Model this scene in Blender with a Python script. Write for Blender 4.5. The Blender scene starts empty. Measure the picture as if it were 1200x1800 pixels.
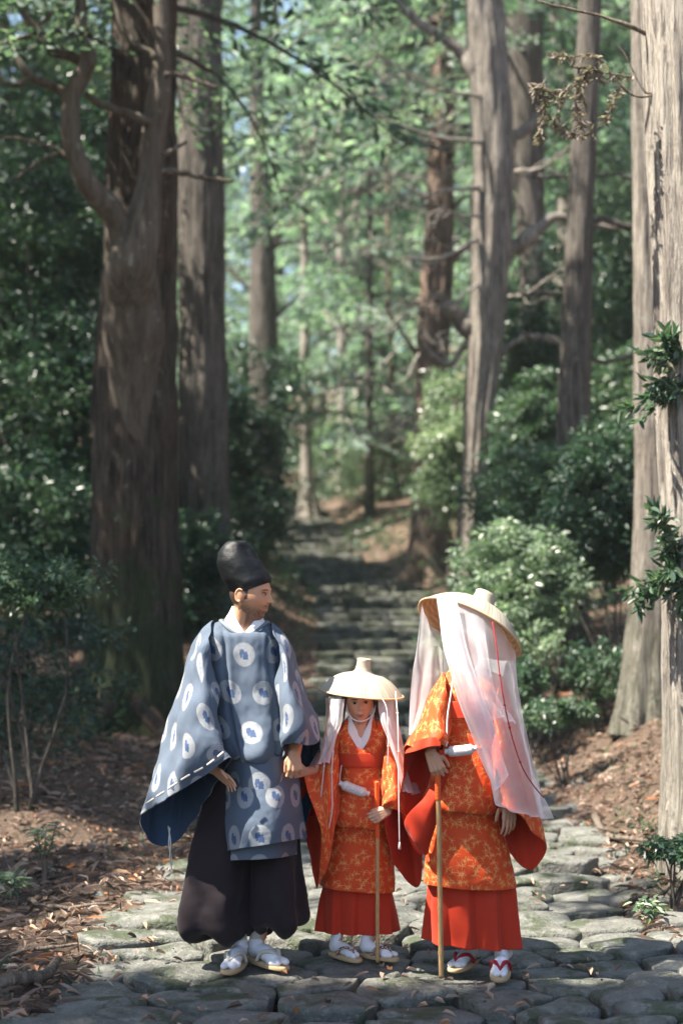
import bpy, math, random
import numpy as np
from mathutils import Vector, Matrix

random.seed(7)
RNG = np.random.default_rng(11)
SC = bpy.context.scene
COL = SC.collection

# ------------------------------------------------------------------ camera
CAM_H = 1.56
PITCH = math.radians(3.66)
cam_data = bpy.data.cameras.new('camera')
cam_data.sensor_fit = 'VERTICAL'
cam_data.sensor_height = 36.0
cam_data.lens = 50.0
cam_data.clip_end = 600.0
cam_data.dof.use_dof = True
cam_data.dof.focus_distance = 6.2
cam_data.dof.aperture_fstop = 1.5
cam = bpy.data.objects.new('camera', cam_data)
COL.objects.link(cam)
cam.location = (0, 0, CAM_H)
cam.rotation_euler = (math.radians(90) + PITCH, 0, 0)
SC.camera = cam

# ------------------------------------------------------------------ sky, sun, exposure
SUN_DIR = Vector((-0.52, -0.17, 0.83)).normalized()      # towards the sun
elev = math.asin(SUN_DIR.z)
azim = math.atan2(SUN_DIR.x, SUN_DIR.y)
world = bpy.data.worlds.new('World')
SC.world = world
world.use_nodes = True
wn = world.node_tree
bg = wn.nodes['Background']
sky = wn.nodes.new('ShaderNodeTexSky')
sky.sky_type = 'NISHITA'
sky.sun_disc = False
sky.sun_elevation = elev
sky.sun_rotation = azim
wn.links.new(sky.outputs[0], bg.inputs[0])
bg.inputs[1].default_value = 0.085
sun_data = bpy.data.lights.new('sun', 'SUN')
sun_data.energy = 5.0
sun_data.angle = math.radians(0.5)
sun_data.color = (1.0, 0.93, 0.82)
sun = bpy.data.objects.new('sun', sun_data)
COL.objects.link(sun)
sun.rotation_euler = SUN_DIR.to_track_quat('Z', 'Y').to_euler()
SC.view_settings.view_transform = 'Standard'
SC.view_settings.look = 'None'
SC.view_settings.gamma = 1.0
SC.view_settings.use_curve_mapping = False
SC.view_settings.exposure = 2.05
SC.cycles.max_bounces = 7
SC.cycles.diffuse_bounces = 3
SC.cycles.glossy_bounces = 2
SC.cycles.transmission_bounces = 4
SC.cycles.transparent_max_bounces = 12
SC.cycles.use_denoising = True

# ------------------------------------------------------------------ helpers
CP, SP = math.cos(PITCH), math.sin(PITCH)
def Q(px, py, Y):
    """world point that a photo pixel (1200x1800) shows at world depth Y"""
    a = (px - 600) / 2500.0; b = (900 - py) / 2500.0
    k = Y / (CP - SP * b)
    return np.array([a * k, Y, CAM_H + (SP + CP * b) * k])
def pxm(Y):                      # metres per photo pixel at depth Y
    return Y / 2500.0

def ss(x, a=0.0, b=1.0):
    t = np.clip((np.asarray(x, float) - a) / (b - a), 0, 1)
    return t * t * (3 - 2 * t)

def _hash(ix, iy, iz, seed):
    h = (ix * 374761393 + iy * 668265263 + iz * 2147483647 + seed * 1274126177) & 0xffffffff
    h = ((h ^ (h >> 13)) * 1274126177) & 0xffffffff
    h = ((h ^ (h >> 16)) * 2246822519) & 0xffffffff
    return ((h ^ (h >> 15)) & 0xffff) / 32767.5 - 1.0
def vn(p, seed=0):
    p = np.asarray(p, float)
    i = np.floor(p).astype(np.int64); f = p - i
    f = f * f * (3 - 2 * f)
    r = 0
    for dx in (0, 1):
        for dy in (0, 1):
            for dz in (0, 1):
                w = (f[..., 0] if dx else 1 - f[..., 0]) * (f[..., 1] if dy else 1 - f[..., 1]) * (f[..., 2] if dz else 1 - f[..., 2])
                r = r + w * _hash(i[..., 0] + dx, i[..., 1] + dy, i[..., 2] + dz, seed)
    return r
def fbm(p, octaves=4, seed=0):
    p = np.asarray(p, float); r = 0; a = 1.0
    for o in range(octaves):
        r = r + a * vn(p * (2.03 ** o) + o * 7.13, seed + o); a *= 0.5
    return r

def mesh_np(name, V, F, mats=None, uv=None, attrs=None, smooth=True, mat_index=None):
    V = np.ascontiguousarray(V, dtype=np.float32).reshape(-1, 3)
    if isinstance(F, np.ndarray): groups = [F]
    else: groups = [np.asarray(f) for f in F]
    groups = [g for g in groups if len(g)]
    me = bpy.data.meshes.new(name)
    me.vertices.add(len(V)); me.vertices.foreach_set('co', V.ravel())
    idx = np.concatenate([g.ravel() for g in groups]).astype(np.int32)
    starts = []; s = 0
    for g in groups:
        k = g.shape[1]; starts.append(s + np.arange(len(g)) * k); s += g.size
    starts = np.concatenate(starts).astype(np.int32)
    me.loops.add(len(idx)); me.loops.foreach_set('vertex_index', idx)
    me.polygons.add(len(starts)); me.polygons.foreach_set('loop_start', starts)
    if uv is not None:
        lay = me.uv_layers.new(name='UVMap')
        lay.data.foreach_set('uv', np.asarray(uv, np.float32).reshape(-1, 2)[idx].ravel())
    if attrs:
        for k, a in attrs.items():
            a = np.asarray(a, np.float32)
            if a.ndim == 1:
                at = me.attributes.new(k, 'FLOAT', 'POINT'); at.data.foreach_set('value', a)
            else:
                if a.shape[1] == 3: a = np.concatenate([a, np.ones((len(a), 1), np.float32)], 1)
                at = me.attributes.new(k, 'FLOAT_COLOR', 'POINT'); at.data.foreach_set('color', a.ravel())
    me.update(calc_edges=True)
    me.validate()
    me.polygons.foreach_set('use_smooth', np.full(len(me.polygons), bool(smooth)))
    for m in (mats or []): me.materials.append(m)
    if mat_index is not None: me.polygons.foreach_set('material_index', np.asarray(mat_index, np.int32))
    me.update()
    return me

def link(name, me, parent=None):
    o = bpy.data.objects.new(name, me); COL.objects.link(o)
    if parent is not None:
        o.parent = parent
        o.matrix_parent_inverse = Matrix.Translation(-Vector(world_loc(parent)))
    return o
def world_loc(o):
    v = Vector(o.location)
    if o.parent is not None: v = Vector(o.location)      # children meshes are written in world space
    return v
def thing(name, label, cat, loc=(0, 0, 0), group=None):
    o = bpy.data.objects.new(name, None); COL.objects.link(o)
    o.empty_display_size = 0.1
    o.location = Vector([float(c) for c in loc]); o['label'] = label; o['category'] = cat
    if group: o['group'] = group
    return o
def tag(o, label=None, cat=None, group=None, kind=None):
    if label: o['label'] = label
    if cat: o['category'] = cat
    if group: o['group'] = group
    if kind: o['kind'] = kind
    return o
def part(name, me, parent, label=None):
    """a child whose mesh is written in world space (parent empties are unrotated)"""
    o = bpy.data.objects.new(name, me); COL.objects.link(o)
    o.parent = parent
    loc = Vector((0, 0, 0)); p = parent
    while p is not None:
        loc += p.location; p = p.parent
    o.location = -loc
    if label: o['label'] = label
    return o

# Catmull-Rom resampling of control points (N,k) -> (n,k)
def crom(P, n, closed=False, t=None):
    P = np.asarray(P, float); N = len(P)
    if closed:
        tt = np.linspace(0, N, n, endpoint=False)
    else:
        tt = np.linspace(0, N - 1, n)
    if t is not None: tt = t
    i = np.floor(tt).astype(int)
    if not closed: i = np.clip(i, 0, N - 2)
    f = (tt - i).reshape((-1,) + (1,) * (P.ndim - 1))
    def g(k):
        if closed: return P[k % N]
        lo = k < 0; hi = k > N - 1
        kk = np.clip(k, 0, N - 1)
        r = P[kk].copy()
        if N > 1:
            r[lo] = 2 * P[0] - P[1]; r[hi] = 2 * P[-1] - P[-2]
        return r
    p0, p1, p2, p3 = g(i - 1), g(i), g(i + 1), g(i + 2)
    return 0.5 * (2 * p1 + (p2 - p0) * f + (2 * p0 - 5 * p1 + 4 * p2 - p3) * f ** 2 + (3 * p1 - p0 - 3 * p2 + p3) * f ** 3)

def grid_faces(nv, nu, closed=False, off=0):
    r = np.arange(nv - 1)[:, None] * nu
    if closed:
        c = np.arange(nu)[None]; c2 = (c + 1) % nu
    else:
        c = np.arange(nu - 1)[None]; c2 = c + 1
    a = r + c; b = r + c2
    return np.stack([a, b, b + nu, a + nu], -1).reshape(-1, 4) + off

def tube(pts, rad, k=8, cap=True, off=0):
    """pts (n,3), rad (n,) or float -> V, quads"""
    pts = np.asarray(pts, float); n = len(pts)
    rad = np.broadcast_to(np.asarray(rad, float), (n,))
    T = np.gradient(pts, axis=0); T /= np.linalg.norm(T, axis=1)[:, None] + 1e-9
    ref = np.array([0, 0, 1.0]) if abs(T[0][2]) < 0.9 else np.array([1.0, 0, 0])
    A = np.zeros_like(pts); B = np.zeros_like(pts)
    a = ref - T[0] * ref.dot(T[0]); a /= np.linalg.norm(a)
    for i in range(n):
        a = a - T[i] * a.dot(T[i]); a /= np.linalg.norm(a) + 1e-9
        A[i] = a; B[i] = np.cross(T[i], a)
    th = np.linspace(0, 2 * np.pi, k, endpoint=False)
    V = pts[:, None] + rad[:, None, None] * (A[:, None] * np.cos(th)[None, :, None] + B[:, None] * np.sin(th)[None, :, None])
    V = V.reshape(-1, 3)
    F = grid_faces(n, k, True)
    if cap:
        V = np.vstack([V, pts[0] - T[0] * rad[0] * 0.3, pts[-1] + T[-1] * rad[-1] * 0.3])
        c = np.arange(k); c2 = (c + 1) % k
        c0 = np.stack([c2, c, np.full(k, n * k), np.full(k, n * k)], -1)
        c1 = np.stack([c + (n - 1) * k, c2 + (n - 1) * k, np.full(k, n * k + 1), np.full(k, n * k + 1)], -1)
        tri = np.vstack([c0[:, :3], c1[:, :3]])
        return V, F + off, tri + off
    return V, F + off, np.zeros((0, 3), int)

class MB:
    """collects pieces of ONE part"""
    def __init__(s): s.V = []; s.Q = []; s.T = []; s.n = 0; s.A = []
    def add(s, V, Qd=None, Td=None, a=0.0):
        if Qd is not None and len(Qd): s.Q.append(np.asarray(Qd) + s.n)
        if Td is not None and len(Td): s.T.append(np.asarray(Td) + s.n)
        s.V.append(np.asarray(V, float)); s.A.append(np.broadcast_to(np.asarray(a, float), (len(V),))); s.n += len(V)
        return s
    def tube(s, pts, rad, k=8, a=0.0):
        V, F, T = tube(pts, rad, k); return s.add(V, F, T, a)
    def mesh(s, name, mats, smooth=True):
        g = []
        if s.Q: g.append(np.vstack(s.Q))
        if s.T: g.append(np.vstack(s.T))
        return mesh_np(name, np.vstack(s.V), g, mats, attrs={'rnd': np.concatenate(s.A)}, smooth=smooth)

# ------------------------------------------------------------------ node expressions
class E:
    def __init__(s, nt, sock): s.nt = nt; s.s = sock
    def _op(s, op, *a):
        n = s.nt.nodes.new('ShaderNodeMath'); n.operation = op
        for i, x in enumerate((s,) + a):
            if isinstance(x, E): s.nt.links.new(x.s, n.inputs[i])
            else: n.inputs[i].default_value = float(x)
        return E(s.nt, n.outputs[0])
    def __add__(s, o): return s._op('ADD', o)
    def __radd__(s, o): return s._op('ADD', o)
    def __sub__(s, o): return s._op('SUBTRACT', o)
    def __rsub__(s, o): return (s * -1.0) + o
    def __mul__(s, o): return s._op('MULTIPLY', o)
    def __rmul__(s, o): return s._op('MULTIPLY', o)
    def __truediv__(s, o): return s._op('DIVIDE', o)
    def sin(s): return s._op('SINE')
    def cos(s): return s._op('COSINE')
    def abs(s): return s._op('ABSOLUTE')
    def floor(s): return s._op('FLOOR')
    def frac(s): return s._op('FRACT')
    def mod(s, o): return s._op('FLOORED_MODULO', o)
    def sqrt(s): return s._op('SQRT')
    def min(s, o): return s._op('MINIMUM', o)
    def max(s, o): return s._op('MAXIMUM', o)
    def lt(s, o): return s._op('LESS_THAN', o)
    def gt(s, o): return s._op('GREATER_THAN', o)
    def pow(s, o): return s._op('POWER', o)
    def step(s, a, b):           # smooth 0..1 between a and b
        n = s.nt.nodes.new('ShaderNodeMapRange'); n.interpolation_type = 'SMOOTHSTEP'; n.clamp = True
        s.nt.links.new(s.s, n.inputs[0])
        lo, hi, f, t = (a, b, 0.0, 1.0) if a < b else (b, a, 1.0, 0.0)
        n.inputs[1].default_value = lo; n.inputs[2].default_value = hi
        n.inputs[3].default_value = f; n.inputs[4].default_value = t
        return E(s.nt, n.outputs[0])

class Mat:
    def __init__(s, name, rough=0.8, spec=0.5):
        s.m = bpy.data.materials.new(name); s.m.use_nodes = True
        s.nt = s.m.node_tree; s.b = s.nt.nodes['Principled BSDF']; s.out = s.nt.nodes['Material Output']
        s.b.inputs['Roughness'].default_value = rough
        s.b.inputs['Specular IOR Level'].default_value = spec
    def n(s, t, **kw):
        x = s.nt.nodes.new(t)
        for k, v in kw.items(): setattr(x, k, v)
        return x
    def lk(s, a, b): s.nt.links.new(a.s if isinstance(a, E) else a, b)
    def coord(s, which='Object', scale=None):
        t = s.n('ShaderNodeTexCoord').outputs[which]
        if scale is not None:
            mp = s.n('ShaderNodeMapping'); s.lk(t, mp.inputs[0]); mp.inputs['Scale'].default_value = scale
            t = mp.outputs[0]
        return t
    def noise(s, vec, scale, detail=4, rough=0.55, dist=0.0, out=0):
        x = s.n('ShaderNodeTexNoise'); s.lk(vec, x.inputs['Vector'])
        x.inputs['Scale'].default_value = scale; x.inputs['Detail'].default_value = detail
        x.inputs['Roughness'].default_value = rough; x.inputs['Distortion'].default_value = dist
        return E(s.nt, x.outputs[out])
    def attr(s, name, out='Fac'):
        x = s.n('ShaderNodeAttribute', attribute_name=name); return E(s.nt, x.outputs[out])
    def mix(s, fac, a, b, mode='MIX'):
        x = s.n('ShaderNodeMix', data_type='RGBA', blend_type=mode)
        for v, i in ((fac, 0), (a, 6), (b, 7)):
            if isinstance(v, E) or hasattr(v, 'is_linked'): s.lk(v, x.inputs[i])
            elif i == 0: x.inputs[0].default_value = v
            else: x.inputs[i].default_value = tuple(v) + ((1,) if len(v) == 3 else ())
        return x.outputs[2]
    def ramp(s, fac, stops):
        x = s.n('ShaderNodeValToRGB'); s.lk(fac, x.inputs[0])
        e = x.color_ramp.elements
        while len(e) < len(stops): e.new(0.5)
        for i, (p, c) in enumerate(stops):
            e[i].position = p; e[i].color = tuple(c) + (1,)
        return x.outputs[0]
    def xyz(s, vec):
        x = s.n('ShaderNodeSeparateXYZ'); s.lk(vec, x.inputs[0])
        return [E(s.nt, x.outputs[i]) for i in range(3)]
    def color(s, c):
        if isinstance(c, (tuple, list)): s.b.inputs['Base Color'].default_value = tuple(c) + ((1,) if len(c) == 3 else ())
        else: s.lk(c, s.b.inputs['Base Color'])
        return s
    def bump(s, h, strength=0.5, dist=0.01):
        x = s.n('ShaderNodeBump'); s.lk(h, x.inputs['Height'])
        x.inputs['Strength'].default_value = strength; x.inputs['Distance'].default_value = dist
        s.lk(x.outputs[0], s.b.inputs['Normal']); return s
    def translucent(s, fac, col, shadow_mix=None):
        t = s.n('ShaderNodeBsdfTranslucent')
        if isinstance(col, (tuple, list)): t.inputs[0].default_value = tuple(col) + (1,)
        else: s.lk(col, t.inputs[0])
        m = s.n('ShaderNodeMixShader'); m.inputs[0].default_value = fac
        s.lk(s.b.outputs[0], m.inputs[1]); s.lk(t.outputs[0], m.inputs[2]); s.lk(m.outputs[0], s.out.inputs[0])
        return m
# ================================================================== materials of the forest
def bark_mat(name, dark, light, moss=0.0, red=None, sc=1.0):
    m = Mat(name, 0.9, 0.25)
    g = m.coord('Generated')
    o = m.coord('Object')
    st = m.coord('Object', (9 * sc, 9 * sc, 0.9 * sc))
    n1 = m.noise(st, 2.4, 6, 0.65, 0.6)
    n2 = m.noise(o, 1.3, 4, 0.6)
    n3 = m.noise(m.coord('Object', (30 * sc, 30 * sc, 3.5 * sc)), 2.0, 4, 0.6)
    c = m.ramp(n1, [(0.32, dark), (0.48, tuple(0.5 * (a + b) for a, b in zip(dark, light))), (0.7, light)])
    c = m.mix(n2.step(0.5, 0.68), c, red or tuple(x * 0.8 for x in light))
    lich = m.noise(o, 7.0, 5, 0.7)
    c = m.mix(lich.step(0.6, 0.72) * 0.6, c, (0.34, 0.35, 0.30))
    if moss:
        mo = m.noise(o, 2.2, 5, 0.65)
        z = m.xyz(m.n('ShaderNodeTexCoord').outputs['Generated'])[2]
        k = (mo + (z * -1.0 + 0.18).max(0.0) * 2.5).step(0.62, 0.8)
        c = m.mix(k * moss, c, (0.035, 0.055, 0.02))
    cr = m.noise(m.coord('Object', (26 * sc, 26 * sc, 1.6 * sc)), 2.0, 5, 0.7, 0.4)
    c = m.mix(cr.step(0.50, 0.40) * 0.75, c, dark)
    m.color(c)
    m.bump(n1 * 1.0 + n3 * 0.5 + cr * 0.8, 1.0, 0.045)
    return m.m
M = {}
M['bark_cedar'] = bark_mat('bark_cedar', (0.018, 0.014, 0.010), (0.12, 0.095, 0.072), 0.85, (0.095, 0.062, 0.042))
M['bark_grey'] = bark_mat('bark_grey', (0.030, 0.026, 0.021), (0.19, 0.165, 0.14), 0.5)
M['bark_pale'] = bark_mat('bark_pale', (0.12, 0.10, 0.085), (0.50, 0.45, 0.385), 0.2)
M['bark_mixed'] = bark_mat('bark_mixed', (0.07, 0.060, 0.050), (0.40, 0.355, 0.30), 0.4, (0.20, 0.17, 0.14))
M['bark_red'] = bark_mat('bark_red', (0.07, 0.044, 0.032), (0.32, 0.23, 0.175), 0.25)
M['bark_smooth'] = bark_mat('bark_smooth', (0.06, 0.046, 0.034), (0.15, 0.125, 0.098), 0.3, None, 0.35)

def leaf_mat(name, c1, c2, c3, trans=0.35, rough=0.35, spec=0.6):
    m = Mat(name, rough, spec)
    r = m.attr('rnd')
    c = m.ramp(r, [(0.0, c1), (0.55, c2), (0.93, c3), (1.0, tuple(x * 1.25 for x in c3))])
    m.color(c)
    t = m.mix(1.0, c, (1.25, 1.55, 0.95), 'MULTIPLY')
    m.translucent(trans, t)
    return m.m
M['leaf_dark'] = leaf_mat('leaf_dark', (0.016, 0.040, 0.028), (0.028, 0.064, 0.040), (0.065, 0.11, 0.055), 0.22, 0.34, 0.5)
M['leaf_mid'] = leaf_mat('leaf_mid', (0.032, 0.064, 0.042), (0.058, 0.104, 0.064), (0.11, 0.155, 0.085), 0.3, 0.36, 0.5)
M['leaf_lit'] = leaf_mat('leaf_lit', (0.10, 0.15, 0.10), (0.19, 0.25, 0.165), (0.32, 0.36, 0.25), 0.35, 0.32, 0.6)  # sunlight put into the colour: brighter leaf tones for sunlit bushes
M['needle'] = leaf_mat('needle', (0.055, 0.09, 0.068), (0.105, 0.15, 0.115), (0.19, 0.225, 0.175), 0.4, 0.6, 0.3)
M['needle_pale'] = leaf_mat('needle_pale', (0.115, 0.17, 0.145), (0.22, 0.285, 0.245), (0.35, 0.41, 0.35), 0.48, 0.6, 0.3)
M['needle_dead'] = leaf_mat('needle_dead', (0.14, 0.105, 0.08), (0.20, 0.16, 0.13), (0.30, 0.25, 0.21), 0.3, 0.7, 0.2)
M['twig'] = bark_mat('twig', (0.10, 0.075, 0.055), (0.33, 0.27, 0.21), 0)

def ground_mat():
    m = Mat('forest_floor', 0.95, 0.2)
    o = m.coord('Object')
    n1 = m.noise(o, 26, 5, 0.75, 1.5); n2 = m.noise(o, 3.1, 5, 0.6); n3 = m.noise(o, 1.1, 4, 0.6)
    c = m.ramp(n1, [(0.3, (0.022, 0.016, 0.012)), (0.5, (0.10, 0.070, 0.050)), (0.62, (0.22, 0.155, 0.115)), (0.8, (0.36, 0.28, 0.22))])
    c = m.mix(n3.step(0.55, 0.7) * 0.6, c, (0.15, 0.095, 0.065), 'MIX')
    c = m.mix(n2.step(0.60, 0.70) * 0.75, c, (0.035, 0.055, 0.018))
    m.color(c); m.bump(n1 + n2 * 0.5, 1.0, 0.03)
    return m.m
M['ground'] = ground_mat()

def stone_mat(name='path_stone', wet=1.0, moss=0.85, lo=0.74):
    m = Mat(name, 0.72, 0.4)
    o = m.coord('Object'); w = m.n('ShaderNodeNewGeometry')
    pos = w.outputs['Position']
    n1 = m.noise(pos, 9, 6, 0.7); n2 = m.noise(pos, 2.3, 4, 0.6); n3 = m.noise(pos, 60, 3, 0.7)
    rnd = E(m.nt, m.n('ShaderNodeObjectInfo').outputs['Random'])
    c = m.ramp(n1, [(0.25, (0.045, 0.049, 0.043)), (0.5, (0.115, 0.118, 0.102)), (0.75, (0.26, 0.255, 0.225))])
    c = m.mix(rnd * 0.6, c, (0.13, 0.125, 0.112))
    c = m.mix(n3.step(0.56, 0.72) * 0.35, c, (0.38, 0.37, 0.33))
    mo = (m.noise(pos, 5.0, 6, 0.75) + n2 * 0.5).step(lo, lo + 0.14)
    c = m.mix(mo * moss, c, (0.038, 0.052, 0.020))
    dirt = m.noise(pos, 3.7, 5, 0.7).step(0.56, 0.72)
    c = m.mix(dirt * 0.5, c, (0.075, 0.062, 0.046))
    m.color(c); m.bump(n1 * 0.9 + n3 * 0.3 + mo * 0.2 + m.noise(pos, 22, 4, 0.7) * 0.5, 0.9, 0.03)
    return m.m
M['stone'] = stone_mat(); M['step'] = stone_mat('mossy_shade_step_stone', 0.6, 0.75, 0.67)  # extra dark moss on the steps also paints in the shade of the risers

def litter_mat():
    m = Mat('leaf_litter', 0.75, 0.3)
    r = m.attr('rnd')
    c = m.ramp(r, [(0.0, (0.04, 0.027, 0.020)), (0.3, (0.16, 0.11, 0.080)), (0.6, (0.32, 0.225, 0.17)), (0.85, (0.50, 0.39, 0.31)), (0.96, (0.42, 0.16, 0.05)), (1.0, (0.50, 0.36, 0.24))])
    m.color(c); m.translucent(0.12, c)
    return m.m
M['litter'] = litter_mat()

# ================================================================== terrain
def xc(y): return np.interp(y, [0, 6, 10.4, 14.6, 18, 25, 32, 40, 55, 90], [0.1, 0.15, 0.5, 0.72, 0.7, 0.5, -0.65, -1.3, -3.5, -8])
def zp(y): return np.interp(y, [-20, 0, 6, 9, 11, 14, 18, 22, 25, 32, 40, 55, 80, 160], [-0.6, -0.05, 0, 0.03, 0.12, 0.4, 0.85, 1.3, 1.7, 2.65, 4.0, 6.4, 10.5, 24])
def wp(y): return np.interp(y, [0, 6, 12, 20, 40], [1.3, 1.25, 1.02, 0.95, 0.9])
def zsm(y): return (zp(y - 0.8) + zp(y) + zp(y + 0.8)) / 3
def terrain(x, y, fine=True):
    x = np.asarray(x, float); y = np.asarray(y, float)
    c = xc(y); w = wp(y); d = np.abs(x - c) - w
    right = x > c
    bl = np.interp(y, [0, 8, 12, 14, 19, 30, 60], [0.04, 0.05, 0.03, 0.05, 0.42, 0.6, 0.8])
    br = np.interp(y, [0, 6, 8, 11.6, 14, 20, 27, 60], [0.08, 0.16, 0.42, 0.32, 0.42, 0.45, 0.15, 0.8])
    b = np.where(right, br, bl) * ss(d, 0.0, 1.3)
    sl = np.where(right, 0.20, 0.035) * np.clip(d - 0.5, 0, 60)
    far = 0.30 * np.clip(d - 9, 0, 80)
    z = zsm(y) + b + sl + far
    p = np.stack([x, y, np.zeros_like(x)], -1)
    z = z + ss(d, -0.1, 0.8) * (0.16 * fbm(p * 0.45, 3, 3) + 0.05 * fbm(p * 2.1, 3, 9) + 0.015 * fbm(p * 9, 2, 5))
    z = z - 0.10 * (1 - ss(d, -0.15, 0.12)) - 0.0
    return z
def spread(lo, hi, c, n, power=2.2):
    t = np.linspace(-1, 1, n); s = np.sign(t) * np.abs(t) ** power
    return np.where(s < 0, c + s * (c - lo), c + s * (hi - c))
gx = spread(-70, 70, 0.3, 330); gy = spread(-25, 170, 7.5, 420, 2.0)
GX, GY = np.meshgrid(gx, gy)
GZ = terrain(GX, GY)
terr = link('forest_floor', mesh_np('forest_floor', np.stack([GX, GY, GZ], -1), grid_faces(len(gy), len(gx)), [M['ground']]))
tag(terr, 'brown needle covered forest floor with banks beside the stone path', kind='structure')

# ================================================================== the stone path
def clip_poly(poly, nrm, off):
    out = []
    for i in range(len(poly)):
        a = poly[i]; b = poly[(i + 1) % len(poly)]
        da = a.dot(nrm) - off; db = b.dot(nrm) - off
        if da <= 0: out.append(a)
        if (da < 0) != (db < 0) and abs(da - db) > 1e-9: out.append(a + (b - a) * (da / (da - db)))
    return out
def chaikin(P, it=1, q=0.25):
    P = np.array(P)
    for _ in range(it):
        N = np.roll(P, -1, 0)
        P = np.stack([P * (1 - q) + N * q, P * q + N * (1 - q)], 1).reshape(-1, 2)
    return P
def stone_mesh(poly, top, tilt, th=0.14, seed=0, dome=0.018, bev=0.03, edge_noise=0.012):
    # break the straight sides up a little, then just take the corners off
    Q_ = []
    for i in range(len(poly)):
        a, b = poly[i], poly[(i + 1) % len(poly)]; L_ = np.linalg.norm(b - a)
        k_ = max(1, int(L_ / 0.075))
        for j in range(k_):
            p_ = a + (b - a) * j / k_
            Q_.append(p_ + (vn(np.array([[p_[0] * 11, p_[1] * 11, seed * 1.0]]), 5)[0] * 0.014 if 0 < j else 0) * np.array([-(b - a)[1], (b - a)[0]]) / (L_ + 1e-9))
    P = chaikin(np.array(Q_), 1, 0.2)
    c = P.mean(0); n = len(P)
    R = P - c; rl = np.linalg.norm(R, axis=1)[:, None] + 1e-9
    mean = rl.mean()
    seg = []
    for inset, dz in ((0.02, -th), (0.0, -bev * 1.6), (bev * 0.35, -bev * 0.5), (bev * 1.3, -0.003), (mean * 0.5, dome)):
        pr = c + R * (1 - np.minimum(inset / rl, 0.75))
        z = np.full(n, dz)
        p3 = np.column_stack([pr * 7.0, np.full(n, seed * 3.7 + dz * 20)])
        pr = pr + (R / rl) * (edge_noise * vn(p3 * 1.6, seed)[:, None] if dz < 0 else 0)
        if dz > -th: z = z + 0.012 * vn(p3 * 1.0, seed + 1)
        seg.append(np.column_stack([pr, z]))
    V = np.vstack(seg + [np.array([[c[0], c[1], dome * 1.1]])])
    F = grid_faces(5, n, True)
    k = np.arange(n); tri = np.stack([k + 4 * n, (k + 1) % n + 4 * n, np.full(n, 5 * n)], -1)
    V[:, 2] += top + (V[:, 0] - c[0]) * tilt[0] + (V[:, 1] - c[1]) * tilt[1]
    return V, F, tri, c
path = thing('stone_path', 'old flagstone path of rough mossy stones', None, (0.15, 6, 0))
del path['category']; path['kind'] = 'structure'
pts = []
y = 4.3
while y < 13.4:
    w = wp(y); c = xc(y)
    dy = random.uniform(0.20, 0.29)
    x = c - w - random.uniform(-0.05, 0.15)
    while x < c + w + 0.1:
        wx = random.uniform(0.20, 0.52)
        pts.append((x + wx / 2, y + random.uniform(-0.10, 0.10), wx))
        x += wx
    y += dy
pts2 = np.array([p[:2] for p in pts])
AN = np.array([0.72, 1.0])                     # stones lie wide across the path
stones = []
for i, p in enumerate(pts2):
    d = np.hypot(*((pts2 - p) * AN).T); near = np.argsort(d)[1:14]
    poly = [p + np.array([0.31 * math.cos(a), 0.20 * math.sin(a)]) for a in np.linspace(0, 2 * math.pi, 14, endpoint=False)]
    gap = random.uniform(0.004, 0.016)
    for j in near:
        q = pts2[j]; nr = (q - p) * AN * AN; L = np.linalg.norm(nr); nr /= L
        mid = (p + q) / 2
        poly = clip_poly(poly, nr, mid.dot(nr) - gap)
        if len(poly) < 3: break
    if len(poly) < 3: continue
    A = np.array(poly)
    if np.ptp(A[:, 0]) < 0.1 or np.ptp(A[:, 1]) < 0.08: continue
    stones.append((p, A))
stones.sort(key=lambda s: s[0][1])
order = []
for i, (p, A) in enumerate(stones):
    yy = p[1]
    edge = abs(p[0] - xc(yy)) > wp(yy) - 0.22
    low = 0.045 * vn(np.array([[p[0] * 1.7, yy * 1.3, 3.0]]), 5)[0]
    terr_step = math.floor(zsm(yy + 0.1 * math.sin(p[0] * 3)) / 0.07) * 0.07 if yy > 9 else zsm(yy)
    flat = (5.75 < yy < 6.6 and -1.0 < p[0] < 1.4)
    top = float(terr_step) + (low * 0.25 if flat else low * 1.2) + (random.uniform(-0.03, 0.05) if edge else 0) - 0.002
    tl = 0.02 if flat else 0.09
    V, F, T, c = stone_mesh(A, 0.0, (random.uniform(-tl, tl), random.uniform(-tl, tl)), seed=i, dome=random.uniform(-0.004, 0.006) if flat else random.uniform(-0.004, 0.012), bev=random.uniform(0.008, 0.016))
    V[:, :2] -= c
    order.append((V, F, T, c, top))
extra = MB()
for i, (V, F, T, c, top) in enumerate(order):
    if i < 298:
        o = bpy.data.objects.new('stone', mesh_np('stone', V, [F, T], [M['stone']]))
        COL.objects.link(o); o.parent = path
        o.location = (c[0] - 0.15, c[1] - 6, top)
    else:
        extra.add(V + np.array([c[0], c[1], top]), F, T)
if extra.n:
    o = part('small_stones', extra.mesh('small_stones', [M['stone']]), path); o['kind'] = 'stuff'

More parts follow.
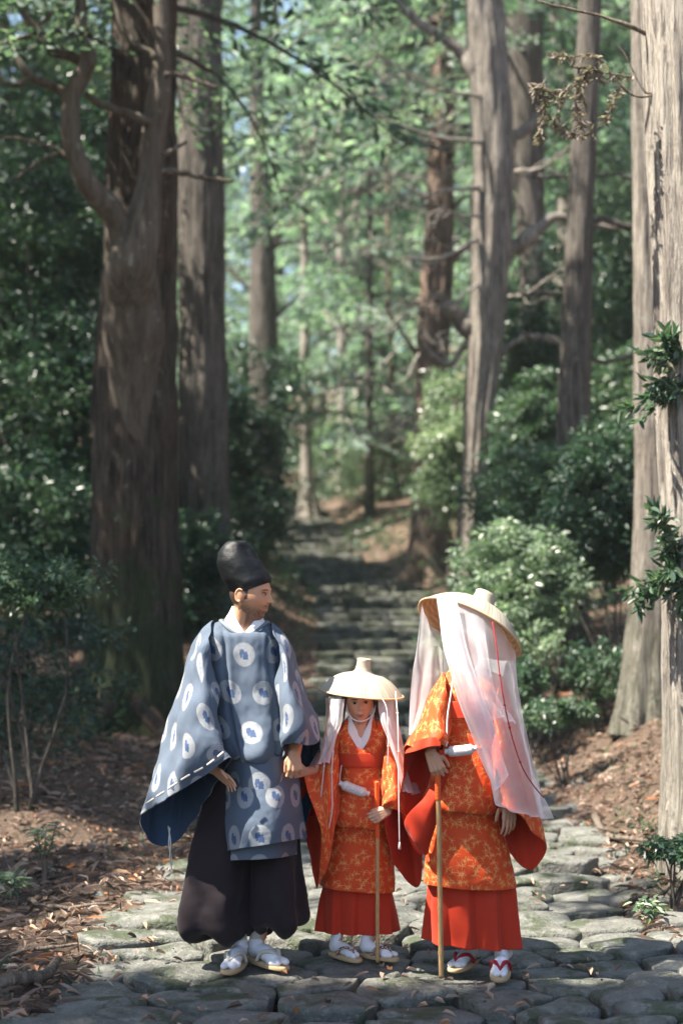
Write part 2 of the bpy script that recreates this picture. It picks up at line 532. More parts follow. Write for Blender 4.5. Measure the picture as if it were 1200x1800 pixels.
# ------------------------------------------------------------------ the stone stairs
stairs = thing('stone_stairs', 'long flight of low mossy stone steps climbing into the forest', None, (0.7, 13.3, 0.3))
del stairs['category']; stairs['kind'] = 'structure'
ys = 13.2; zt = float(zp(13.2)); cnt = 0; far_st = MB()
step_rows = []
while ys < 46:
    tread = random.uniform(0.66, 0.84)
    z = float(zp(ys + tread * 0.5))
    w = wp(ys); c = xc(ys); x = c - w - random.uniform(0, 0.12)
    fr = 0
    while x < c + w:
        wx = random.uniform(0.3, 0.68)
        x1 = x + wx - 0.018; y0 = ys + random.uniform(-0.07, 0.07)
        y1 = ys + min(tread, 0.42) + random.uniform(0, 0.06)
        poly = np.array([(x, y0), ((x + x1) / 2, y0 + random.uniform(-0.03, 0.02)), (x1, y0 + random.uniform(-0.04, 0.04)), (x1, y1), (x, y1)])
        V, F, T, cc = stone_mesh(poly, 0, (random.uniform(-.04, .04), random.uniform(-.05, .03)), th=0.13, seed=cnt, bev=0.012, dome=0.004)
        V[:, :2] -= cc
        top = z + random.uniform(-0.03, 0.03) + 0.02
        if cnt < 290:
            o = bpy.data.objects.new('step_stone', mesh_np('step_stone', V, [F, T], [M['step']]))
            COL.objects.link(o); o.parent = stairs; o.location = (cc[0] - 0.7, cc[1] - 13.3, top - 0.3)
        else: far_st.add(V + np.array([cc[0], cc[1], top]), F, T)
        cnt += 1; x += wx
    # tread fill of flat rubble behind each step edge
    yb = ys + min(tread, 0.42) + 0.03
    while yb < ys + tread - 0.1:
        x = c - w
        while x < c + w:
            wx = random.uniform(0.2, 0.45); dd = min(0.34, ys + tread - yb - 0.02)
            poly = np.array([(x, yb), (x + wx - .03, yb + random.uniform(-.03, .03)), (x + wx - .03, yb + dd), (x, yb + dd)])
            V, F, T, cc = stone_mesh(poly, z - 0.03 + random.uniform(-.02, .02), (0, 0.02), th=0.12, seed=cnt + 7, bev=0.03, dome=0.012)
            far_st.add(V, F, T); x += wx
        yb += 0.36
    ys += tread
o = part('tread_rubble', far_st.mesh('tread_rubble', [M['stone']]), stairs); o['kind'] = 'stuff'  # lighter stone than the step edges, painting the treads as sunlit

# ================================================================== leaves
def leaves(P, D, L, W, n_seg=1, bend=0.25, rnd=None, roll=None):
    """P (n,3) bases, D (n,3) directions, L,W (n,) -> V, quads, rnd.  n_seg 1: one diamond; 2: hexagon of two quads"""
    n = len(P)
    D = D / (np.linalg.norm(D, axis=1)[:, None] + 1e-9)
    R = RNG.normal(size=(n, 3)); S = np.cross(D, R); S /= np.linalg.norm(S, axis=1)[:, None] + 1e-9
    if roll is not None:
        up = np.tile(np.array([0, 0, 1.0]), (n, 1)); S2 = np.cross(D, up); S2 /= np.linalg.norm(S2, axis=1)[:, None] + 1e-9
        S = S * (1 - roll) + S2 * roll; S /= np.linalg.norm(S, axis=1)[:, None] + 1e-9
    Nn = np.cross(S, D)
    L = L[:, None]; W = W[:, None]
    if rnd is None: rnd = RNG.random(n)
    if n_seg == 1:
        V = np.stack([P, P + D * L * 0.5 + S * W * 0.5 + Nn * W * bend * 0.4, P + D * L, P + D * L * 0.5 - S * W * 0.5 + Nn * W * bend * 0.4], 1)
        F = np.arange(n * 4).reshape(n, 4)
        return V.reshape(-1, 3), F, np.repeat(rnd, 4)
    m1 = P + D * L * 0.3; m2 = P + D * L * 0.68 - Nn * L * bend * 0.10; tip = P + D * L - Nn * L * bend * 0.3
    up = Nn * W * bend * 0.5
    V = np.stack([P, m1 + S * W * 0.48 + up, m2 + S * W * 0.40 + up * .8, tip, m2 - S * W * 0.40 + up * .8, m1 - S * W * 0.48 + up], 1)
    k = np.arange(n)[:, None] * 6
    F = np.concatenate([k + np.array([[0, 1, 2, 3]]), k + np.array([[0, 3, 4, 5]])], 0)
    return V.reshape(-1, 3), F, np.repeat(rnd, 6)

def rand_unit(n):
    v = RNG.normal(size=(n, 3)); return v / np.linalg.norm(v, axis=1)[:, None]

def bush_mesh(name, rx, ry, rz, n_clump, per, size, mat, stems=True, hexa=True, flat=0.3):
    """clumps of leaves through an ellipsoid volume standing on z=0"""
    c = rand_unit(n_clump) * (RNG.random((n_clump, 1)) ** 0.45)
    c = c * np.array([rx, ry, rz]) + np.array([0, 0, rz * 0.95])
    c = np.array([0, 0, rz * .95]) + (c - [0, 0, rz * .95]) * (1 + 0.55 * vn(c * 1.6 + rx * 9, 4) + 0.25 * vn(c * 4 + rz, 6))[:, None]
    c[:, 2] = np.maximum(c[:, 2], 0.05)
    r = RNG.uniform(0.10, 0.26, n_clump) * (rx + rz) * 0.5
    idx = np.repeat(np.arange(n_clump), per)
    off = rand_unit(len(idx)) * (RNG.random((len(idx), 1)) ** 0.5) * r[idx][:, None]
    off[:, 2] *= 0.55
    P = c[idx] + off
    D = off / (np.linalg.norm(off, axis=1)[:, None] + 1e-6) + rand_unit(len(idx)) * 0.7; D[:, 2] -= 0.15
    L = RNG.uniform(0.45, 1.35, len(idx)) * size; W = L * RNG.uniform(0.3, 0.48, len(idx))
    tone = np.clip(0.5 + 0.35 * vn(c * 1.3, 8)[idx] + RNG.normal(0, 0.2, len(idx)), 0, 1)
    V, F, a = leaves(P, D, L, W, 2 if hexa else 1, 0.35, tone, np.full((len(idx), 1), flat + 0.3))
    return mesh_np(name, V, F, [mat], attrs={'rnd': a}, smooth=False), c

def stems_mesh(name, targets, r0, mat, base=(0, 0, 0)):
    r0 = r0 * 0.55
    mb = MB()
    for t in targets:
        b = np.array(base) + RNG.normal(0, r0 * 2, 3) * np.array([1, 1, 0])
        mid = b * 0.45 + t * 0.55 + RNG.normal(0, 0.08, 3) * np.array([1, 1, 0.3]) * np.linalg.norm(t)
        P = crom(np.array([b - [0, 0, 0.08], b * 0.75 + mid * 0.25, mid, t]), 9)
        mb.tube(P, np.linspace(r0, r0 * 0.18, 9), 6)
    return mb.mesh(name, [mat])

def crown_mesh(name, z0, z1, reach0, reach1, nb, per, size, mat, droop=0.35, width=0.22, wood=None, gap_seed=1, bare=0.25):
    """conifer crown: drooping branches, each clothed in hanging sprays; trunk on the z axis"""
    P = []; D = []; T = []
    wood_mb = MB()
    for i in range(nb):
        f = (i + RNG.random()) / nb
        z = z0 + (z1 - z0) * f; ln = (reach0 * (1 - f) + reach1 * f) * RNG.uniform(0.65, 1.15)
        a = RNG.uniform(0, 2 * np.pi)
        d = np.array([math.cos(a), math.sin(a), 0]); side = np.array([-d[1], d[0], 0])
        s = np.linspace(0, 1, 9)[:, None]
        C = np.array([0, 0, z]) + d * s * ln + np.array([0, 0, 1.0]) * (0.25 * s - (droop + 0.25) * s ** 2) * ln + side * (np.sin(s * 3 + a * 5) * 0.08 * ln)
        wood_mb.tube(C, np.linspace(0.045, 0.008, 9) * (0.6 + ln * 0.15), 4)
        t = bare + (1 - bare) * RNG.random(per) ** 0.8
        Cp = np.stack([np.interp(t, s[:, 0], C[:, k]) for k in range(3)], 1)
        wsp = width * ln * (0.35 + 0.8 * np.sin(np.pi * np.clip(t, 0, 1) ** 1.2))
        lat = RNG.normal(0, 0.5, per) * wsp
        o = side * lat[:, None] + d * (np.abs(lat) * 0.5)[:, None]
        o[:, 2] = -np.abs(lat) * 0.45 + RNG.normal(0, 0.05, per) * ln * 0.5
        P.append(Cp + o)
        dd = side * np.sign(lat)[:, None] * 0.8 + d * 0.7 + rand_unit(per) * 0.6; dd[:, 2] -= 0.45
        D.append(dd)
        T.append(np.clip(RNG.normal(0.5 + 0.25 * math.sin(i * 1.7), 0.2, per), 0, 1))
    P = np.vstack(P); D = np.vstack(D); T = np.concatenate(T)
    n = len(P); L = RNG.uniform(0.6, 1.3, n) * size; W = L * RNG.uniform(0.3, 0.5, n)
    V, F, a = leaves(P, D, L, W, 1, 0.3, T)
    me = mesh_np(name, V, F, [mat], attrs={'rnd': a}, smooth=False)
    return me, wood_mb.mesh('branches', [wood or M['bark_grey']])

# ================================================================== trunks
def trunk_mesh(ctrl, Y, mat, flare=0.0, lobes=7, seed=0, k=40, seg=0.12, ridges=0.05, ytop=None, Yl=None):
    """ctrl: list of (px, py, width px) read off the photo at depth Y"""
    C = []; R = []
    for i, c in enumerate(ctrl):
        yy = Y if len(c) < 4 else c[3]
        C.append(Q(c[0], c[1], yy)); R.append(c[2] / 2 * pxm(yy))
    C = np.array(C); R = np.array(R)
    ln = np.sum(np.linalg.norm(np.diff(C, axis=0), axis=1))
    n = int(max(12, min(160, ln / seg)))
    cc = crom(np.column_stack([C, R]), n)
    C = cc[:, :3]; R = np.maximum(cc[:, 3], 0.005)
    th = np.linspace(0, 2 * np.pi, k, endpoint=False)
    hgt = C[:, 2] - C[0, 2]
    fl = np.exp(-np.maximum(hgt, 0) / 0.55)[:, None] * flare
    ph = seed * 1.3
    lob = (np.abs(np.cos(th * lobes / 2 + ph)) ** 0.8)[None] * fl * 1.0 + fl * 0.35
    x = np.cos(th)[None] * 3.2; y = np.sin(th)[None] * 3.2
    g = np.stack([np.broadcast_to(x, (n, k)), np.broadcast_to(y, (n, k)), np.broadcast_to(hgt[:, None] * 0.55, (n, k))], -1)
    rr = R[:, None] * (1 + lob + ridges * fbm(g * 2.2, 3, seed) + 0.06 * vn(g * 0.5, seed + 3))
    V = C[:, None] + np.stack([np.cos(th)[None] * rr, np.sin(th)[None] * rr, np.zeros((n, k))], -1)
    return mesh_np('trunk', V, grid_faces(n, k, True), [mat])
def limb(mb, ctrl, Y, k=10):
    """curved branch read off the photo: (px, py, width px[, depth])"""
    C = []; R = []
    for c in ctrl:
        yy = Y if len(c) < 4 else c[3]
        C.append(Q(c[0], c[1], yy)); R.append(c[2] / 2 * pxm(yy))
    n = max(10, len(ctrl) * 6)
    cc = crom(np.column_stack([C, R]), n)
    g = np.linspace(0, 9, n)
    w = np.column_stack([vn(np.column_stack([g, g * 0 + ctrl[0][0], g * 0]), 1), vn(np.column_stack([g, g * 0, g * 0 + ctrl[0][1]]), 2), vn(np.column_stack([g, g * 0 + 5, g * 0]), 3)])
    mb.tube(cc[:, :3] + w * cc[:, 3:4] * 0.35, np.maximum(cc[:, 3], 0.004) * (1 + 0.12 * vn(np.column_stack([g * 2, g * 0, g * 0]), 5)), k)
    return cc

def base_of(px, Y):
    x = (px - 600) * pxm(Y)
    return np.array([x, Y, float(terrain(np.array([x]), np.array([Y]))[0])])
# ================================================================== the trees of the photo
CR = {}
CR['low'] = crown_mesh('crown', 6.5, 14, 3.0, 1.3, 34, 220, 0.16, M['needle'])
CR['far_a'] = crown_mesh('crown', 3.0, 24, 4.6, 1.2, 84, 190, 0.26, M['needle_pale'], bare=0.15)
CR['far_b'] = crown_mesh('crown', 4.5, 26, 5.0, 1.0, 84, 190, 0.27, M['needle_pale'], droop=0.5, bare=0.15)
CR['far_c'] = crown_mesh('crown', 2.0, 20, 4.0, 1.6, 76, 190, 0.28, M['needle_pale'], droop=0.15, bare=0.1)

def big_tree(label, ctrl, Y, mat, flare=0.5, crown=None, crown_rot=0, limbs=None, name='cedar_tree', dz=0, **kw):
    b = base_of(ctrl[0][0], Y)
    t = thing(name, label, 'tree', b)
    # sink the foot a little into the soil
    c0 = list(ctrl[0]); foot = Q(c0[0], c0[1], Y)
    part('trunk', trunk_mesh(ctrl, Y, mat, flare, **kw), t)
    if limbs:
        for l in limbs:
            mb = MB()
            for q in (l if isinstance(l[0], list) else [l]): limb(mb, q, Y)
            part('branch', mb.mesh('branch', [kw.get('lm', mat)]), t)
    if crown:
        me, wd = CR[crown]
        top = Q(ctrl[-1][0], ctrl[-1][1], Y)
        for nm, m_ in (('crown', me), ('branches', wd)):
            o = bpy.data.objects.new(nm, m_); COL.objects.link(o); o.parent = t
            o.location = Vector((float(top[0] - b[0]), float(top[1] - b[1]), dz)); o.rotation_euler.z = crown_rot
    return t
def gpy(px, Y, sink=0.12):
    """photo row where the ground is at this column and depth"""
    b = base_of(px, Y); z = b[2] - sink
    v = (z - CAM_H) / Y                       # slope
    # slope = (SP + CP*b)/(CP - SP*b)
    bb = (v * CP - SP) / (CP + v * SP)
    return 900 - 2500 * bb

# the great cedar left, its forked limbs in front
Y = 14.0
t1 = big_tree('huge cedar behind the man with a forked smooth limb curling up its front',
   [(238, gpy(238, Y), 172), (240, 1180, 160), (238, 1000, 152), (237, 700, 144), (246, 450, 128), (250, 200, 118), (252, -100, 110), (255, -700, 95), (257, -1500, 60)],
   Y, M['bark_cedar'], 0.35, 'low', 0.4, lobes=9, seed=2, k=72, ridges=0.09)
mb = MB(); YF = 13.35
limb(mb, [(246, 1000, 70, 13.95), (248, 850, 88, 13.82), (250, 680, 100, 13.70), (250, 560, 106, 13.55), (247, 470, 98, YF), (262, 400, 70, YF), (268, 330, 50, YF), (274, 240, 46, YF), (285, 150, 36, YF), (286, 60, 31, YF), (280, -80, 28, YF)], YF, 16)
limb(mb, [(240, 520, 50, YF), (228, 430, 58, YF), (196, 370, 46, YF - .1), (152, 312, 40, YF - .25), (127, 250, 37, YF - .3), (128, 180, 35, YF - .3), (150, 118, 30, YF - .3), (148, 60, 24, YF - .3), (140, -60, 20, YF - .3)], YF, 14)
part('forked_limb', mb.mesh('forked_limb', [M['bark_smooth']]), t1)
for l in ([(130, 185, 26), (96, 152, 18), (58, 136, 16), (38, 112, 15), (22, 70, 12), (4, 44, 9)],
          [(146, 108, 22), (105, 92, 24), (70, 60, 20), (40, 20, 14), (10, -10, 10)],
          [(262, 215, 20), (222, 198, 16), (180, 185, 14), (152, 165, 12)],
          [(276, 100, 14), (240, 78, 12), (212, 40, 10), (198, -10, 10)],
          [(292, 130, 14), (330, 135, 10), (355, 146, 8), (382, 154, 6)],
          [(286, 300, 16), (330, 306, 11), (370, 315, 10), (410, 318, 7)],
          [(286, 272, 12), (308, 262, 9), (328, 248, 6)],
          [(118, 275, 10), (90, 258, 7), (45, 246, 6), (-10, 240, 5)],
          [(122, 268, 8), (88, 275, 6), (50, 298, 6), (20, 320, 4)],
          [(60, 50, 9), (85, 30, 8), (110, 0, 8), (125, -30, 8)],
          [(58, 136, 10), (20, 150, 8), (-20, 120, 8)]):
    m_ = MB(); limb(m_, l, YF - 0.25, 8); part('branch', m_.mesh('branch', [M['bark_smooth']]), t1)
m_ = MB()
for a, ln in ((2.2, 1.1), (3.4, 0.9), (4.4, 1.3), (5.1, 0.8), (0.2, 0.9), (5.8, 1.2)):
    b = base_of(238, 14); d = np.array([math.cos(a), math.sin(a), 0]); s = np.linspace(0, 1, 8)[:, None]
    P = b + d * (0.35 + s * ln) + np.array([0, 0, 1]) * (0.36 * (1 - s) ** 2 - 0.05)
    P[:, :2] += np.sin(s * 5 + a) * 0.06
    P[:, 2] = np.maximum(P[:, 2], terrain(P[:, 0], P[:, 1]) - 0.05)
    m_.tube(P, np.linspace(0.13, 0.03, 8), 10)
part('roots', m_.mesh('roots', [M['bark_cedar']]), t1)

Y = 19.0
big_tree('straight ribbed cedar immediately right of the huge forked cedar',
   [(360, gpy(360, Y), 110), (359, 1000, 90), (357, 700, 82), (354, 400, 78), (351, 100, 80), (350, -300, 76), (350, -900, 50)],
   Y, M['bark_grey'], 0.3, None, lobes=8, seed=5, k=64, ridges=0.10)
Y = 24.0
big_tree('brown cedar trunk rising behind the forked limb at upper left',
   [(205, gpy(205, Y), 60), (215, 700, 54), (222, 400, 52), (228, 200, 50), (230, 0, 50), (232, -500, 40)], Y, M['bark_cedar'], 0.3, 'low', 1.0, seed=15, dz=3)
Y = 34.0
big_tree('slim twin toned cedar left of where the stairs vanish',
   [(470, gpy(470, Y), 66), (466, 800, 54), (463, 600, 52), (460, 400, 40), (452, 200, 26), (448, -100, 18)],
   Y, M['bark_grey'], 0.3, 'low', 2.0, seed=8, dz=7, limbs=[[(462, 520, 14), (430, 500, 9), (400, 470, 6)], [(462, 560, 14), (495, 548, 8), (520, 520, 5)], [(460, 450, 12), (490, 430, 8), (530, 425, 4)]])
Y = 39.0
big_tree('pale sunlit trunk standing at the far left end of the stairs',
   [(541, gpy(541, Y), 34), (538, 820, 20), (536, 600, 16), (534, 200, 12)], Y, M['bark_pale'], 0.9, None, 0.3, seed=9)
Y = 44.0
big_tree('thin pale trunk at the top of the stairs, centre of the wood',
   [(604, gpy(604, Y), 26), (602, 760, 20), (600, 500, 16), (598, 100, 12)], Y, M['bark_pale'], 0.3, None, 1.3, seed=10)
Y = 37.0
big_tree('slender dark trunk between the pale thin trunk and the red cedar',
   [(650, gpy(650, Y), 18), (648, 700, 13), (650, 400, 10), (652, 50, 8)], Y, M['bark_grey'], 0.3, 'far_c', 2.3, seed=11)
big_tree('thin leaning trunk just left of the red cedar',
   [(693, gpy(693, 40), 16), (690, 800, 12), (684, 500, 10), (676, 50, 8)], 40, M['bark_red'], 0.3, None, 4.3, seed=12)
Y = 27.0
t7 = big_tree('reddish cedar with lit flaring roots on the right edge of the stairs',
   [(752, gpy(752, Y), 74), (756, 950, 60), (752, 800, 50), (760, 620, 54), (769, 450, 52), (774, 300, 46), (778, 0, 40), (780, -300, 36)],
   Y, M['bark_red'], 0.75, 'far_b', 0.9, dz=3.5, seed=13, k=56, ridges=0.16, lobes=6,
   limbs=[[(745, 640, 16), (718, 600, 9), (690, 560, 6), (676, 530, 5)], [(785, 470, 14), (812, 440, 10), (838, 430, 6)], [(768, 400, 12), (800, 360, 9), (830, 340, 5)]])
Y = 20.0
t8 = big_tree('tall leaning pale barked tree behind the woman\'s straw hat',
   [(826, gpy(826, Y), 74), (830, 950, 54), (836, 800, 46), (846, 660, 56), (858, 520, 64), (866, 380, 68), (866, 250, 70), (858, 100, 68), (846, -60, 60), (830, -400, 40)],
   Y, M['bark_mixed'], 0.35, None, seed=14, k=64, ridges=0.15,
   limbs=[[(850, 190, 44), (835, 130, 34), (805, 86, 24), (760, 58, 18), (722, 30, 16), (696, -10, 14)],
          [(885, 448, 30), (915, 428, 30), (945, 400, 24), (980, 382, 18), (1040, 395, 14), (1110, 400, 10)],
          [(842, 600, 36), (820, 575, 34), (795, 548, 32), (779, 538, 14)],
          [(838, 612, 16), (815, 610, 12), (790, 640, 12), (765, 628, 9), (740, 600, 6)],
          [(880, 620, 14), (930, 590, 8), (990, 600, 7), (1010, 615, 5)],
          [(838, 300, 14), (828, 350, 8), (832, 430, 7)],
          [(895, 250, 26), (935, 215, 16), (950, 190, 9)]])
Y = 23.0
big_tree('dark trunk half hidden directly behind the tall leaning tree',
   [(945, gpy(945, Y), 50), (940, 900, 44), (936, 600, 42), (930, 350, 52), (922, 150, 66), (916, -50, 72), (910, -500, 60)],
   Y, M['bark_grey'], 0.3, 'low', 3.0, seed=16, dz=1)
Y = 16.0
big_tree('brown trunk rising out of the bushes right of the pale leaning tree',
   [(998, gpy(998, Y), 66), (1000, 1000, 60), (1005, 780, 56), (1011, 600, 53), (1018, 400, 48), (1030, 150, 42), (1040, -80, 38), (1050, -500, 30)],
   Y, M['bark_grey'], 0.35, None, seed=17, k=48, limbs=[
      [(1024, 395, 14), (1060, 385, 13), (1100, 398, 12), (1150, 395, 10)],
      [(995, 310, 8), (950, 312, 6), (905, 306, 4)], [(1040, 312, 8), (1080, 306, 6), (1120, 318, 5)],
      [(992, 606, 12), (960, 600, 7), (925, 590, 6), (908, 578, 4)],
      [(1028, 615, 12), (1050, 635, 9), (1085, 632, 8), (1120, 620, 8)],
      [(995, 520, 10), (960, 515, 9), (918, 518, 8)]])
Y = 11.6
big_tree('slim cedar with sunlit left side on the right hand bank',
   [(1130, gpy(1130, Y), 84), (1138, 1200, 78), (1146, 1000, 68), (1145, 850, 60), (1140, 700, 52), (1134, 400, 46), (1128, 100, 40), (1124, -150, 38), (1120, -700, 30)],
   Y, M['bark_mixed'], 0.35, None, seed=18, k=56, ridges=0.08)  # darker bark than the thick cedar, painting in the shade on this trunk
Y = 8.0
t11 = big_tree('thick pale cedar cut off by the right edge of the photo',
   [(1262, gpy(1262, Y), 176), (1252, 1300, 150), (1244, 1100, 146), (1238, 900, 144), (1228, 650, 146), (1218, 400, 148), (1206, 150, 152), (1198, -50, 150), (1190, -400, 130), (1180, -1200, 90)],
   Y, M['bark_pale'], 0.15, None, seed=19, k=96, ridges=0.10)
# dead cedar twigs reaching in from the right
mb = MB(); dl = MB()
def needle_spray(ctrl, Yd, n=60, ln=0.05):
    cc = limb(mb, ctrl, Yd, 6); pts_ = cc[:, :3]
    t = RNG.random(n) * (len(pts_) - 1); i = t.astype(int); f = (t - i)[:, None]
    i2 = np.minimum(i + 1, len(pts_) - 1)
    P = pts_[i] * (1 - f) + pts_[i2] * f
    D = rand_unit(n); D[:, 2] -= 0.6; D[:, 0] -= 0.2
    V, F, a = leaves(P, D, RNG.uniform(.6, 1.4, n) * ln, RNG.uniform(.25, .4, n) * ln, 1)
    dl.add(V, F, None, a)
for c, d in (([(1160, 75, 8, 8.0), (1110, 48, 9), (1060, 30, 6), (1000, 16, 5), (945, 2, 4)], 0),
          ([(1220, 135, 7, 8.0), (1190, 146, 5), (1150, 165, 5), (1120, 170, 5), (1090, 150, 4), (1060, 112, 3)], 0),
          ([(1150, 165, 4), (1130, 158, 4), (1100, 100, 3), (1085, 80, 3)], 0),
          ([(1110, 135, 4), (1060, 128, 4), (1035, 120, 4), (1005, 118, 3)], 1),
          ([(1060, 135, 4), (1020, 140, 4), (990, 158, 4), (960, 170, 3), (938, 165, 2)], 1),
          ([(1020, 140, 3), (1010, 170, 3), (1018, 205, 3), (1022, 225, 2)], 1),
          ([(960, 170, 3), (955, 195, 3), (950, 230, 2), (952, 252, 2)], 1),
          ([(990, 158, 3), (985, 180, 3), (975, 210, 3), (962, 200, 2)], 1),
          ([(1045, 232, 4), (1010, 236, 4), (985, 222, 3), (965, 205, 3)], 1),
          ([(1060, 110, 3), (1040, 95, 3), (1000, 100, 3), (960, 92, 2)], 1),
          ([(1090, 150, 3), (1075, 185, 3), (1062, 215, 2)], 1),
          ([(1035, 122, 3), (1018, 150, 3), (1030, 190, 2)], 1),
          ([(975, 165, 3), (950, 150, 3), (935, 158, 2)], 1)):
    if d: needle_spray([q + (7.8,) if len(q) == 3 else q for q in c], 7.8, 70)
    else: limb(mb, c, 7.9, 7)
part('dead_twigs', mb.mesh('dead_twigs', [M['twig']]), t11)
o = part('dead_needles', dl.mesh('dead_needles', [M['needle_dead']]), t11); o['kind'] = 'stuff'

# bare curved twigs in front of the pale centre foliage (they belong to the red cedar and its neighbours)
for k in range(92):
    if k % 23 == 0: mb = MB()
    px = random.uniform(540, 835); py = random.uniform(20, 760) if k % 3 else random.uniform(60, 420); yy = random.uniform(24, 29)
    w = random.uniform(40, 110); sg = random.choice((-1, 1)); dp = random.uniform(10, 60)
    limb(mb, [(px, py, 6, yy), (px + sg * w * .35, py + dp * .8, 4.5, yy - .2), (px + sg * w * .8, py + dp, 3.2, yy - .3), (px + sg * w * 1.1, py + dp * .3, 1.6, yy - .4)], yy, 6)
    for j in range(3):
        q = random.uniform(.2, .8); x0, y0 = px + sg * w * q, py + dp * min(1, q * 1.6)
        limb(mb, [(x0, y0, 3, yy - .25), (x0 + sg * random.uniform(4, 16), y0 + random.uniform(-14, 18), 2.2, yy - .3), (x0 + sg * random.uniform(14, 34), y0 + random.uniform(-24, 34), 1.2, yy - .35)], yy, 5)
    if k % 23 == 22: part('bare_twigs', mb.mesh('bare_twigs', [M['bark_pale']]), t7)['kind'] = 'stuff'
mb = MB()
for x0, y0, x1, y1, w0 in ((842, 330, 640, 300, 9), (838, 420, 690, 455, 8), (848, 250, 600, 180, 9), (846, 170, 660, 95, 8), (840, 500, 720, 540, 7), (845, 380, 720, 330, 7), (905, 300, 1010, 250, 8), (895, 520, 985, 470, 7)):
    sg = 1 if x1 > x0 else -1; m0 = ((x0 + x1) / 2, (y0 + y1) / 2 + random.uniform(8, 26))
    yy = 19.8; C = [(x0, y0, w0, yy), (x0 * .72 + x1 * .28, y0 * .7 + y1 * .3 + 14, w0 * .8, yy - .2), (m0[0], m0[1], w0 * .6, yy - .4), (x0 * .2 + x1 * .8, y0 * .2 + y1 * .8 + 6, w0 * .42, yy - .6), (x1, y1, 2, yy - .7)]
    limb(mb, C, yy, 7)
    for j in range(7):
        q = random.uniform(.25, 1); a_ = x0 + (x1 - x0) * q; b_ = y0 + (y1 - y0) * q + 16 * math.sin(q * 3.1); d_ = yy - .7 * q; u_ = random.choice((-1, 1))
        limb(mb, [(a_, b_, 3.4, d_), (a_ + sg * random.uniform(8, 22), b_ + u_ * random.uniform(6, 20), 2.6, d_ - .1), (a_ + sg * random.uniform(24, 44), b_ + u_ * random.uniform(4, 34), 2, d_ - .15), (a_ + sg * random.uniform(40, 60), b_ + u_ * random.uniform(-4, 30), 1.2, d_ - .2)], d_, 5)
part('bare_twigs', mb.mesh('bare_twigs', [M['bark_pale']]), t8)['kind'] = 'stuff'
# ------------------------------------------------------------------ trees further back
BT = []
bt = [(-11, 26.5), (-12, 42), (-14, 44), (-10.5, 54), (-2.6, 56), (0.8, 52), (3.2, 47), (5.4, 42), (5.2, 33), (8.0, 36), (10.5, 30),
      (7.5, 26), (12.5, 40), (9.5, 48), (3.0, 62), (-1.0, 68), (6.5, 58), (-13, 55), (-6.0, 64), (14, 58), (-16, 34), (17, 36), (-20, 48), (20, 50), (0.5, 80), (-9, 78), (9, 76), (16, 74), (-17, 72)]
bl_ = ['far cedar deep in the wood left of the stairs', 'far cedar deep in the wood right of the stairs', 'distant cedar beyond the head of the stairs']
trunk_far = {}
for i, (x, y) in enumerate(bt):
    kind = ['far_a', 'far_b', 'far_c'][i % 3]
    me, wd = CR[kind]
    z = float(terrain(np.array([x]), np.array([y]))[0])
    lab = bl_[0] if x < -4 else (bl_[1] if x > 4.5 else bl_[2])
    t = thing('cedar_tree', lab, 'tree', (x, y, z), {0: 'far cedars left of the stairs', 1: 'far cedars right of the stairs', 2: 'distant cedars beyond the stairs'}[bl_.index(lab)])
    s = random.uniform(0.85, 1.15)
    if kind not in trunk_far:
        hs = np.linspace(-0.4, 24, 40)
        C = np.column_stack([0.12 * np.sin(hs * 0.3), 0.1 * np.cos(hs * 0.23), hs])
        R = np.interp(hs, [-0.4, 0.2, 2, 24], [0.5, 0.36, 0.27, 0.05])
        m_ = MB(); m_.tube(C, R, 14); trunk_far[kind] = m_.mesh('trunk', [M[['bark_grey', 'bark_cedar', 'bark_pale'][i % 3]]])
    for nm, mm in (('crown', me), ('branches', wd), ('trunk', trunk_far[kind])):
        o = bpy.data.objects.new(nm, mm); COL.objects.link(o); o.parent = t
    t.rotation_euler.z = random.uniform(0, 6.28); t.scale = (s, s, s * random.uniform(0.9, 1.1) * (0.62 if x < -5 else 1.0))

# dense wood closing the far background
me1, _ = bush_mesh('far_wood', 6, 4, 11, 420, 46, 0.42, M['leaf_mid'], hexa=False)
V0 = np.empty(len(me1.vertices) * 3, np.float32); me1.vertices.foreach_get('co', V0); V0 = V0.reshape(-1, 3)
r0 = np.empty(len(me1.vertices), np.float32); me1.attributes['rnd'].data.foreach_get('value', r0)
VV = []; AA = []
for k in range(13):
    x = -54 + k * 9; y = 92 + 6 * math.sin(k * 2.1) - abs(k - 6) * 1.2
    a = k * 1.1; R_ = np.array([[math.cos(a), -math.sin(a), 0], [math.sin(a), math.cos(a), 0], [0, 0, 1]])
    z = float(terrain(np.array([x]), np.array([y]))[0])
    VV.append((V0 @ R_.T) * np.array([1.1, 1.1, 1.4 + 0.12 * math.sin(k * 3)]) + np.array([x, y, z - 1])); AA.append(r0)
VV = np.vstack(VV)
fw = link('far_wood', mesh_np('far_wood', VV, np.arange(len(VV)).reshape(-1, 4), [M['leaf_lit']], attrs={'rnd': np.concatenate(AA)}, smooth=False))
tag(fw, 'dense green wood closing the view behind the trees', 'wood', kind='stuff')

